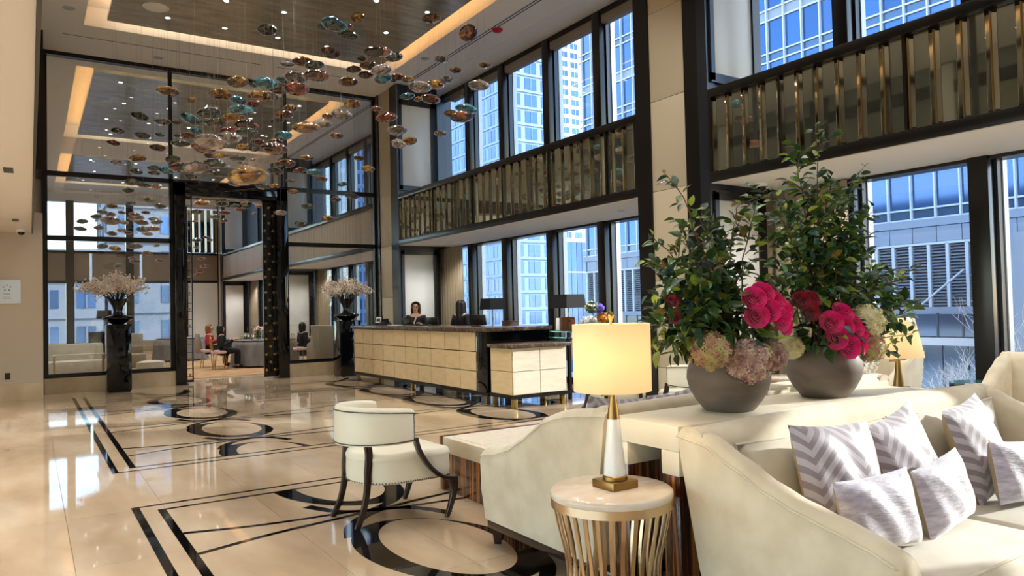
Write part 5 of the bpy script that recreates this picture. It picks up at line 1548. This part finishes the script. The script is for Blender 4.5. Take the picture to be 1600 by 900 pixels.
# x, y, z, radius, colour, tilt, zone, ordinal in its zone (0 = only one)
DISCS = [
(1.86,12.7,5.08,0.166,0,0,4,3), (2.62,12.52,5.09,0.17,0,0,3,2), (3.07,13.29,5.57,0.182,0,0,3,4), (3.17,13.71,5.37,0.166,2,0,3,2), (3.63,14.47,5.69,0.123,0,0,3,5), (3.54,14.16,5.46,0.121,5,0,3,1),
(2.66,11.36,4.56,0.168,2,0,3,3), (2.63,15.13,5.65,0.1,0,0,3,1), (2.23,11.48,4.49,0.178,3,0,3,2), (2.16,12.54,4.63,0.153,2,-20,3,1), (2.78,15.04,5.22,0.093,3,0,3,1), (2.6,12.85,4.7,0.153,3,0,3,3),
(2.82,12.58,4.74,0.178,0,0,3,3), (2.83,11.75,4.43,0.174,1,0,3,2), (2.65,11,4.15,0.151,3,0,6,5), (1.8,15.68,5.36,0.154,3,15,4,5), (2.16,15.45,5.25,0.139,4,0,4,2), (2.4,15.29,5.23,0.093,1,0,3,1),
(1.44,15.93,5.09,0.116,3,0,4,1), (1.77,15.13,4.87,0.127,3,0,4,6), (2.05,15,4.89,0.082,3,0,4,10), (2.37,15.01,4.91,0.083,1,0,6,1), (2.62,15.45,5.03,0.126,1,0,6,2), (2.8,15.67,5.2,0.12,2,0,6,1),
(3.12,14.12,4.86,0.185,5,0,6,0), (2.33,10.73,3.97,0.179,4,0,6,3), (1.35,15.77,4.82,0.107,5,0,4,0), (1.78,9.05,3.52,0.178,4,0,6,1), (2.31,14.4,4.64,0.16,3,0,6,2), (3.72,14.72,6,0.094,3,0,3,4),
(2.13,15.9,4.83,0.142,1,0,4,0), (1.99,10.62,3.78,0.164,1,0,6,3), (2.76,13.63,4.5,0.184,4,0,6,2), (3.45,14.62,4.72,0.123,0,0,6,2), (3.79,15.08,4.8,0.096,3,0,6,6), (1.72,15.4,4.49,0.151,0,0,4,1),
(1.35,15.24,4.35,0.088,4,0,4,1), (2.4,15.87,4.62,0.143,3,0,6,1), (2.92,14.97,4.57,0.093,1,0,6,4), (3.01,14.61,4.52,0.121,0,0,6,1), (3.24,14.76,4.56,0.077,4,0,6,4), (3.44,14.99,4.58,0.142,3,0,6,4),
(3.44,13.82,4.33,0.059,4,0,6,6), (2.45,12.2,3.89,0.158,3,0,6,3), (3.6,15.24,4.52,0.113,4,0,6,5), (3.59,14.79,4.35,0.125,1,0,5,4), (1.94,12.12,3.77,0.159,1,0,5,1), (2.03,11.38,3.65,0.174,4,0,5,1),
(2.08,14.54,4.14,0.131,2,0,4,0), (2.01,15.57,4.36,0.108,3,0,4,8), (2.08,16.06,4.35,0.111,3,0,4,9), (1.65,15.03,4.17,0.11,3,0,4,4), (2.96,15.34,4.34,0.095,1,0,5,2), (2.56,14.85,4.12,0.106,3,0,5,1),
(3.07,14.88,4.21,0.108,3,0,5,2), (2.14,8.83,3.11,0.234,0,0,5,1), (3.43,15.19,4.11,0.127,1,0,5,3), (3.2,14.36,4.09,0.135,3,0,5,3), (1.66,15.81,4.1,0.123,3,0,4,3), (1.73,14.71,3.88,0.116,3,0,4,7),
(1.64,16.25,4,0.103,3,0,4,2), (2.01,15.33,3.96,0.091,0,0,4,2), (3.65,13.49,6.67,0.16,3,0,2,1), (3.4,9.34,5.32,0.159,2,12,2,2), (4.5,12.96,6.71,0.102,2,0,2,1), (4.69,12.2,6.51,0.084,0,0,2,1),
(4.72,11.81,6.54,0.116,0,60,2,2), (4.6,11.97,6.26,0.172,3,0,2,3), (4.84,13.65,6.54,0.131,1,0,2,2), (5.06,14.05,6.63,0.159,1,0,2,3), (4.18,14.09,6.31,0.139,4,0,2,0), (4.16,13.08,6.05,0.174,1,0,2,1),
(4.08,12.21,5.72,0.157,3,0,2,2), (3.8,8.86,4.87,0.167,1,0,2,7), (4.97,10.94,5.63,0.156,3,0,2,4), (5.39,13.3,6.37,0.108,1,0,2,5), (5.25,13.39,6.17,0.139,1,0,2,4), (5.38,12.93,6.13,0.166,1,0,2,6),
(4.53,10.42,5.19,0.16,4,0,3,5), (5.53,13.47,6.13,0.141,1,0,3,6), (5.73,13.09,5.98,0.17,2,0,3,6), (6.17,13.5,6.18,0.177,1,0,3,8), (6.13,12.82,5.95,0.131,0,0,0,1), (5.24,13.67,6,0.18,0,0,3,11),
(3.11,9.2,4.55,0.155,1,0,3,5), (4.35,13.6,5.95,0.166,0,0,3,8), (3.68,12.01,5.38,0.172,4,0,3,2), (4.22,14.46,6.09,0.158,2,0,3,5), (3.15,11.8,5.16,0.178,2,0,3,4), (4.03,14.2,5.82,0.17,1,0,3,3),
(3.33,10.78,4.82,0.166,5,0,3,2), (3.42,13.13,5.33,0.169,0,0,3,6), (3.99,14.61,5.79,0.158,4,0,3,1), (6.04,11.63,6.71,0.165,0,0,0,4), (6.06,10.37,6.04,0.158,1,25,0,3), (6.67,12.46,6.33,0.139,4,0,0,3),
(6.95,11.32,5.93,0.124,0,0,0,8), (6.9,12.31,6.11,0.123,0,0,0,7), (6.66,12.26,5.87,0.122,4,0,0,4), (5.82,11.14,5.35,0.164,0,0,0,5), (5.31,10.67,5.11,0.169,4,0,0,1), (5.64,9.37,4.84,0.156,4,0,0,5),
(6.23,13.09,5.71,0.142,2,0,0,1), (6.29,12.73,5.57,0.093,0,0,0,3), (6.7,13.02,5.7,0.183,1,0,0,1), (4.87,12.51,5.23,0.158,0,0,3,12), (4.44,14.79,5.65,0.138,0,0,3,7), (3.91,13.43,5.13,0.161,1,0,3,4),
(4.19,14.88,5.38,0.137,3,0,3,5), (5.36,12.6,5.23,0.103,1,0,3,7), (5.25,11.89,4.89,0.175,5,0,3,3), (4.34,11.64,4.77,0.159,4,0,3,4), (4.88,13.86,5.32,0.102,0,0,3,10), (4.26,12.37,4.77,0.167,4,0,3,3),
(2.73,8.5,3.68,0.151,0,0,3,9), (3.63,12.55,4.53,0.157,2,0,6,2), (5.28,14.46,5.11,0.131,1,0,6,9), (5.17,9.08,4.24,0.154,1,0,0,2), (6.93,12.63,5.35,0.126,0,0,0,6), (5.9,10.21,4.72,0.168,2,-10,0,2),
(6.5,12.24,4.82,0.121,4,0,0,2), (4.89,10.68,4.36,0.152,4,0,6,7), (5.95,12.98,4.75,0.123,4,0,6,8), (6.05,12.65,4.71,0.144,0,0,0,2), (3.97,15.42,5.03,0.165,1,0,6,5), (3.58,12.9,4.47,0.153,1,0,6,7),
(2.44,8.81,3.46,0.152,1,0,6,6), (3.98,13.61,4.27,0.178,1,0,6,8), (4.48,13.95,4.49,0.123,0,0,6,3), (3.89,13.97,4.18,0.151,3,0,5,5), (4.45,14.27,4.3,0.133,5,0,5,0), (4.4,13.25,4.08,0.14,2,0,5,1),
(4.49,15.04,4.22,0.09,3,0,5,6), (4.72,13.81,4.07,0.116,1,0,5,6), (4,15.71,4.39,0.134,1,0,5,5), (3.78,14.43,3.96,0.139,3,0,5,4), (4.21,15.19,4.11,0.098,0,0,5,2), (4.2,13.92,3.81,0.107,0,0,5,3),
(4.88,13.12,3.88,0.097,2,0,5,2), (5.49,13.81,4.55,0.111,1,0,6,10), (5.41,13.16,4.22,0.122,0,0,5,5), (5.38,13.97,3.81,0.136,3,0,5,9), (5.02,13.86,3.7,0.094,1,0,5,7), (4.65,14.44,3.62,0.128,3,0,5,8),
(3.74,13.14,3.29,0.107,4,0,5,2), (4.56,14.59,3.28,0.128,3,0,5,7), (4.71,13.43,3.26,0.128,0,0,5,4), (5.14,19.86,4.48,0.233,4,0,7,2), (5.79,12.56,4.6,0.135,4,0,6,9), (4.04,22.74,4.94,0.165,0,0,7,2),
(4.94,26.54,5.52,0.116,0,0,7,5), (3.83,20.72,4.47,0.196,0,0,7,4), (3.65,20.43,4.19,0.155,3,0,7,1), (5.65,26.08,5.39,0.135,3,0,7,6), (4.28,20.43,4.43,0.166,3,0,7,5), (5.84,25.96,5.19,0.135,3,0,7,7),
(6.16,25.75,5.14,0.145,3,0,7,8), (5.87,25.36,4.98,0.133,5,0,7,5), (5.91,24.96,5.14,0.112,0,0,7,7), (5.07,23.88,4.66,0.159,1,0,7,3), (4.47,22.31,4.33,0.147,3,0,7,4), (5.52,26.19,4.7,0.135,0,0,7,6),
(6.54,25.5,5.16,0.145,0,0,7,8), (6.53,26.1,4.98,0.099,4,0,7,1), (4.77,26.7,4.06,0.155,3,0,7,2), (5.11,26.95,4.19,0.098,3,0,7,3), (5.14,26.45,4.05,0.097,5,0,7,4), (4.78,26.96,3.83,0.097,0,0,7,3),
(4.94,26.89,3.44,0.117,1,0,7,1), (4.93,26.34,3.15,0.134,1,0,7,2), (4.57,26.11,3.02,0.094,5,0,7,1), (4.71,25.91,2.95,0.122,5,0,7,3), (4.69,26.43,2.87,0.105,5,0,7,2), (4.68,26.57,4.68,0.096,0,0,7,1),
(1.18,22.47,4.06,0.148,3,0,1,2), (2.19,26.26,5.01,0.152,0,0,1,1), (1.64,22.33,4.32,0.149,3,0,1,5), (1.79,26.86,4.73,0.153,3,0,1,3), (2.85,26.91,4.73,0.157,0,0,1,5), (2.58,24.04,4.51,0.141,5,0,1,3),
(2.33,24.4,4.3,0.142,4,0,1,2), (1.8,22.06,4.06,0.254,4,0,1,1), (2.48,21.62,4,0.17,1,0,1,3), (2.86,22.22,3.91,0.154,0,0,1,7), (2.65,26.37,4.2,0.128,5,0,1,1), (2.49,21.3,3.78,0.167,3,0,1,11),
(1.82,26.14,4.3,0.15,3,0,1,4), (1.26,25.11,4.14,0.165,3,0,1,1), (3.07,23.23,4.21,0.161,3,0,1,14), (3.38,26.23,4.65,0.156,3,0,1,13), (2.65,21.49,4.59,0.148,3,0,1,12), (2.62,25.11,4.98,0.147,3,0,1,9),
(3.08,22.62,4.59,0.157,3,0,1,15), (2.93,24.13,3.96,0.142,4,0,1,4), (2.27,21.15,3.32,0.186,3,0,1,10), (2.13,24.67,3.54,0.166,0,0,1,2), (1.75,23.97,3.54,0.16,3,0,1,6), (3.54,26.86,3.85,0.106,1,0,1,5),
(3.03,24.98,3.44,0.147,0,0,1,6), (2.73,25.94,3.35,0.126,5,0,1,2), (2.71,25.29,3.21,0.148,1,0,1,2), (2.15,23.73,2.98,0.137,3,0,1,8), (3.61,26.64,3.33,0.132,5,0,1,4), (2.19,26.84,4.82,0.155,1,0,1,1),
(2.52,26.87,4.9,0.13,0,0,1,3), (2.21,26.62,4.18,0.154,3,0,1,7), (2.49,26.64,4.3,0.129,0,0,1,4), (2.96,26.22,4.68,0.154,4,0,1,3), (3.18,26.51,4.89,0.13,1,0,1,4),
]
def pendant_glass(name, dark, mid, hi, tr):
    m = bpy.data.materials.new(name); m.use_nodes = True; t = m.node_tree; p = t.nodes['Principled BSDF']
    tc = t.nodes.new('ShaderNodeTexCoord'); oi = t.nodes.new('ShaderNodeObjectInfo')
    ad = t.nodes.new('ShaderNodeVectorMath'); ad.operation = 'ADD'
    sc = t.nodes.new('ShaderNodeMath'); sc.operation = 'MULTIPLY'; sc.inputs[1].default_value = 40
    t.links.new(oi.outputs['Random'], sc.inputs[0]); t.links.new(tc.outputs['Object'], ad.inputs[0]); t.links.new(sc.outputs[0], ad.inputs[1])
    n = t.nodes.new('ShaderNodeTexNoise'); n.inputs['Scale'].default_value = 1.1; n.inputs['Detail'].default_value = 2; n.inputs['Distortion'].default_value = 1.2
    t.links.new(ad.outputs[0], n.inputs['Vector'])
    r = t.nodes.new('ShaderNodeValToRGB'); e = r.color_ramp.elements
    e[0].position = .4; e[0].color = dark; e[1].position = .66; e[1].color = hi; q = e.new(.53); q.color = mid
    t.links.new(n.outputs['Fac'], r.inputs['Fac']); t.links.new(r.outputs['Color'], p.inputs['Base Color'])
    p.inputs['Roughness'].default_value = .04; p.inputs['Metallic'].default_value = .12
    p.inputs['Transmission Weight'].default_value = tr; p.inputs['Coat Weight'].default_value = 1.0; p.inputs['Coat Roughness'].default_value = .02
    return m
GL = [pendant_glass('amber_glass', rgb(60,34,8), rgb(184,122,36), rgb(255,214,120), .6),
      pendant_glass('brown_glass', rgb(20,9,6), rgb(92,44,22), rgb(206,120,66), .5),
      pendant_glass('teal_glass', rgb(8,50,62), rgb(26,128,152), rgb(120,206,216), .5),
      pendant_glass('smoke_glass', rgb(16,20,18), rgb(62,70,60), rgb(150,158,136), .5),
      pendant_glass('clear_glass', rgb(84,74,68), rgb(196,180,170), rgb(250,240,230), .75),
      pendant_glass('red_glass', rgb(34,8,8), rgb(110,30,22), rgb(206,90,60), .5)]
GN = ['amber', 'brown', 'teal blue', 'smoky green', 'clear silvery', 'dark red']
pr = [(.02,-.30),(.25,-.29),(.5,-.255),(.72,-.195),(.88,-.12),(.97,-.05),(1,.01),(.97,.08),(.86,.16),(.7,.225),(.5,.275),(.32,.305),(.2,.33),(.13,.38),(.05,.395)]
shell_me = []
for g in GL:
    me = MB().lathe(pr, n=28).mesh('pendant_shell', smooth=True, angle=180); me.materials.append(g); shell_me.append(me)
cable_m = pm('steel_wire', rgb(150,146,138), .4, .6)
cable_me = MB().lathe([(1, 0), (1, 1)], n=4).mesh('cable'); cable_me.materials.append(cable_m)
rn = random.Random(21)
for (x, y, z, r, c, tilt, zo, od) in DISCS:
    lab = GN[c]+' glass pendant '+ZONES[zo]+((', '+ORD[od-1]+' from the left') if od else '')
    t = thing('glass_pendant', (x, y, z), lab, 'pendant', 'blown glass pendants of the ceiling cluster')
    o = bpy.data.objects.new('pendant_shell', shell_me[c]); COL.objects.link(o); o.parent = t
    k = rn.uniform(1.15, 1.45)
    r *= 1.1
    o.scale = (r, r*rn.uniform(.86, 1.0), r*k)
    o.rotation_euler = (math.radians(rn.uniform(-9, 9)), math.radians(tilt+rn.uniform(-7, 7)), rn.uniform(0, 6))
    w = bpy.data.objects.new('cable', cable_me); COL.objects.link(w); w.parent = t
    w.location = (0, 0, r*.34*math.cos(math.radians(tilt))); w.scale = (.0011, .0011, 6.979-z-r*.34*math.cos(math.radians(tilt)))
# ================================================================== DINING ROOM BEYOND THE PARTITION
mt['grey_cloth'] = pm('grey_tablecloth', [rgb(112,110,112), rgb(136,134,134)], .8, noise=(8, 3, .3, .7, (1, 1, .3)))
mt['pink'] = pm('blush_velvet', rgb(222,190,186), .7, sheen=.4)
mt['clear'] = pm('clear_drinking_glass', (1, 1, 1, 1), .02, trans=.9, ior=1.3)
mt['taupe_fab'] = pm('taupe_fabric', rgb(150,138,120), .8)
def dining_table(x, y, R, H, label, clabel):
    t = thing('dining_table', (x, y, 0), label, 'table')
    MB().cyl((x, y, 0), R-.02, H-.04, H-.006, 40).build('table_top', mt['wood_dark'], t)
    MB().lathe([(.28, 0), (.26, .04), (.06, .06), (.06, H-.04)], (x, y, 0), 20).build('pedestal', mt['wood_dark'], t)
    def cf(u, v):
        a = 2*PI*u
        if v < .3: r = R*v/.3; z = H
        else:
            q = (v-.3)/.7; r = R+.012+.05*q+.035*q*math.sin(a*13); z = H-.015-(H-.06)*q
        return (x+max(r, .001)*math.cos(a), y+max(r, .001)*math.sin(a), z)
    mb = MB(); mb.grid(cf, 90, 12, closeu=True)
    o = mb.build('tablecloth', mt['grey_cloth'], None, smooth=True, angle=180); tag(o, clabel, 'tablecloth')
dining_table(5.75, 22.0, .88, .76, 'round dining table inside the portal laid with glasses', 'grey floor length cloth on the round table inside the portal')
dining_table(4.3, 27.2, .8, .76, 'round dining table far back in the dining room', 'grey floor length cloth on the far round table')
def gold_chair(x, y, rz, label):
    t = thing('dining_chair', (x, y, 0), label, 'chair', None, rz)
    MB().lathe([(.2, .43), (.225, .45), (.23, .48), (.215, .515), (.15, .53)], (0, 0, 0), 28).build('seat', mt['pink'], t, local=True, smooth=True)
    for a in (45, 135, 225, 315):
        c, s = math.cos(math.radians(a)), math.sin(math.radians(a))
        MB().tube([(.17*c, .17*s, .45), (.2*c, .2*s, .2), (.23*c, .23*s, 0)], .011, 6).build('leg', mt['brass'], t, local=True)
    hoop = [(-.2*math.cos(PI*i/14), .2+.05*math.sin(PI*i/14), .5+.42*math.sin(PI*i/14)) for i in range(15)]
    MB().tube(hoop, .011, 6).build('back_hoop', mt['brass'], t, local=True)
    for k in range(-2, 3):
        MB().tube([(k*.03, .19, .5), (k*.05, .225, .7), (k*.075, .245, .90-abs(k)*.05)], .007, 5).build('back_rod', mt['brass'], t, local=True)
gold_chair(4.40, 21.55, PI/2, 'gold framed dining chair with a blush seat just inside the portal')
gold_chair(4.3, 22.7, PI/2-.4, 'gold framed dining chair draped with a coat behind the first diner')
gold_chair(5.6, 23.4, .1, 'gold framed dining chair on the far side of the round table')
o = MB().box(3.99, 4.05, 22.4, 22.85, .42, .98).build('coat', mt['taupe_fab'], None, bevel=.02); tag(o, 'beige coat hung over a chair back by the round table', 'coat')
mt['dark_dress'] = pm('black_dress', rgb(20,20,22), .75)
mt['red_top'] = pm('red_sweater', rgb(170,24,44), .7)
person((4.44, 21.55, 0), PI/2, 'dark haired diner in black seated at the round table seen in profile', mt['dark_dress'], mt['hair_black'], 'sit', mt['dark_dress'], {'l': (-.12, -.36, 1.28), 'r': (.14, -.34, 1.28)}, .25)
person((4.36, 22.7, 0), PI/2-.4, 'auburn haired diner in red seated behind the first diner', mt['red_top'], mt['hair_red'], 'sit', mt['navy'], {'l': (-.12, -.36, 1.28), 'r': (.14, -.34, 1.28)}, .22)
person((6.62, 21.2, 0), PI/2+.2, 'diner in dark clothes seated behind the glass right of the portal', mt['dark_dress'], mt['hair_black'], 'sit', mt['dark_dress'], {'l': (-.12, -.36, 1.25), 'r': (.14, -.34, 1.25)}, .22)
gold_chair(6.55, 21.18, PI/2+.2, 'gold framed dining chair behind the glass right of the portal')
rn = random.Random(9)
lab_g = ['front left', 'front middle', 'front right', 'middle left', 'centre', 'middle right', 'back left', 'back middle', 'back right']
wine = None
k = 0
for i in range(3):
    for j in range(3):
        x = 5.3+.34*i+rn.uniform(-.05,.05); y = 21.55+.36*j+rn.uniform(-.05,.05)
        if wine is None:
            wine = MB().lathe([(.03,0),(.004,.006),(.004,.08),(.03,.1),(.036,.14),(.028,.19)], (x, y, .762), 14, cap=False).build('wine_glass', mt['clear'], None, smooth=True, origin=(x, y, .762)); o = wine
        else:
            o = wine.copy(); COL.objects.link(o); o.location = (x, y, .762)
        tag(o, 'wine glass at the %s of the laid round table inside the portal' % lab_g[i+j*3], 'glass', 'glasses on the round table'); k += 1
t = thing('centrepiece', (5.62, 22.15, .762), 'pink and green flower centrepiece on the round table inside the portal', 'flowers')
MB().lathe([(.05,0),(.08,.06),(.06,.12)], (5.62, 22.15, .762), 16).build('vase', mt['white_glass'], t, smooth=True)
mb = MB(); blob(mb, (5.62, 22.15, 1.0), .15, 90, .05, rn); mb.build('blossom', mt['pink'], t)['kind'] = 'stuff'
mb = MB(); blob(mb, (5.62, 22.15, .95), .17, 70, .05, rn); mb.build('greenery', LM[1], t)['kind'] = 'stuff'
t = thing('candelabra', (5.45, 22.3, .762), 'thin dark candle stand on the round table inside the portal', 'candlestick')
MB().lathe([(.06,0),(.06,.01),(.008,.02),(.008,.34)], (5.45, 22.3, .762), 14).build('stem', mt['black'], t)
MB().tube([(5.33, 22.3, 1.0), (5.34, 22.3, 1.12), (5.45, 22.3, 1.2), (5.56, 22.3, 1.12), (5.57, 22.3, 1.0)], .008, 6).build('arch', mt['black'], t)
# wing chair behind the right hand glass
t = thing('wing_chair', (7.0, 20.4, 0), 'beige wing chair seen from behind through the glass beside the counter', 'armchair')
MB().prism([(6.62, .12), (7.5, .12), (7.46, 1.12), (6.5, 1.16)], 'y', 20.05, 20.17).build('backrest', mt['taupe_fab'], t, bevel=.03)
for x in (6.6, 7.4): MB().prism([(20.17, .12), (20.85, .12), (20.85, .6), (20.5, .7), (20.4, 1.1), (20.17, 1.14)], 'x', x, x+.1).build('wing', mt['taupe_fab'], t, bevel=.03)
MB().box(6.7, 7.4, 20.17, 20.85, .2, .46).build('seat', mt['linen2'], t, bevel=.04)
for x in (6.66, 7.44):
    for y in (20.1, 20.8): MB().box(x-.02, x+.02, y-.02, y+.02, 0, .2).build('leg', mt['wood_dark'], t)
# furniture behind the left hand glass
t = thing('sofa', (1.05, 21.6, 0), 'cream banquette under the end of the left glass, cut by the wall', 'sofa')
MB().box(.32, 1.6, 21.2, 21.9, .12, .44).build('seat', mt['linen2'], t, bevel=.04)
MB().box(.32, 1.6, 21.9, 22.05, .12, .85).build('backrest', mt['linen2'], t, bevel=.04)
for x in (.4, 1.52):
    for y in (21.26, 21.98): MB().box(x-.02, x+.02, y-.02, y+.02, 0, .13).build('leg', mt['wood_dark'], t)
t = thing('console_table', (.95, 20.3, 0), 'gold legged glass console just behind the left partition glass', 'console')
MB().box(.45, 1.5, 20.1, 20.5, .62, .65).build('top', mt['stone_top'], t)
for x in (.47, 1.48):
    for y in (20.12, 20.48): MB().box(x-.015, x+.015, y-.015, y+.015, 0, .62).build('leg', mt['brass'], t)
t = thing('sofa', (2.2, 22.6, 0), 'taupe banquette behind the black pedestal beyond the left glass', 'sofa')
MB().box(1.75, 2.65, 22.3, 22.9, .12, .5).build('seat', mt['taupe_fab'], t, bevel=.04)
MB().box(1.75, 2.65, 22.9, 23.05, .12, 1.05).build('backrest', mt['taupe_fab'], t, bevel=.04)
for x in (1.82, 2.58): MB().box(x-.02, x+.02, 22.34, 22.38, 0, .13).box(x-.02, x+.02, 22.96, 23.0, 0, .13).build('leg', mt['wood_dark'], t)
o = MB().lathe([(.3,.0),(.33,.05),(.34,.25),(.32,.36),(.2,.39)], (2.55, 20.6, 0), 32).build('ottoman', mt['linen2'], None, smooth=True); tag(o, 'round cream ottoman behind the glass left of the portal', 'stool')
t = thing('bar_cabinet', (1.75, 24.2, 0), 'black cabinet with bronze lamp far behind the left glass', 'cabinet')
MB().box(1.4, 2.2, 24.0, 24.5, .05, 1.1).build('cabinet_body', mt['black'], t, bevel=.006)
for x in (1.42, 1.81): MB().box(x, x+.37, 23.975, 24.0, .1, 1.05).build('door', mt['black_gloss'], t, bevel=.004)
MB().box(1.44, 2.16, 24.04, 24.46, 0, .05).build('plinth', mt['black'], t)
dark_lamp((1.8, 24.25, 1.1), 'desk lamp with a dark shade on the black cabinet beyond the left glass')
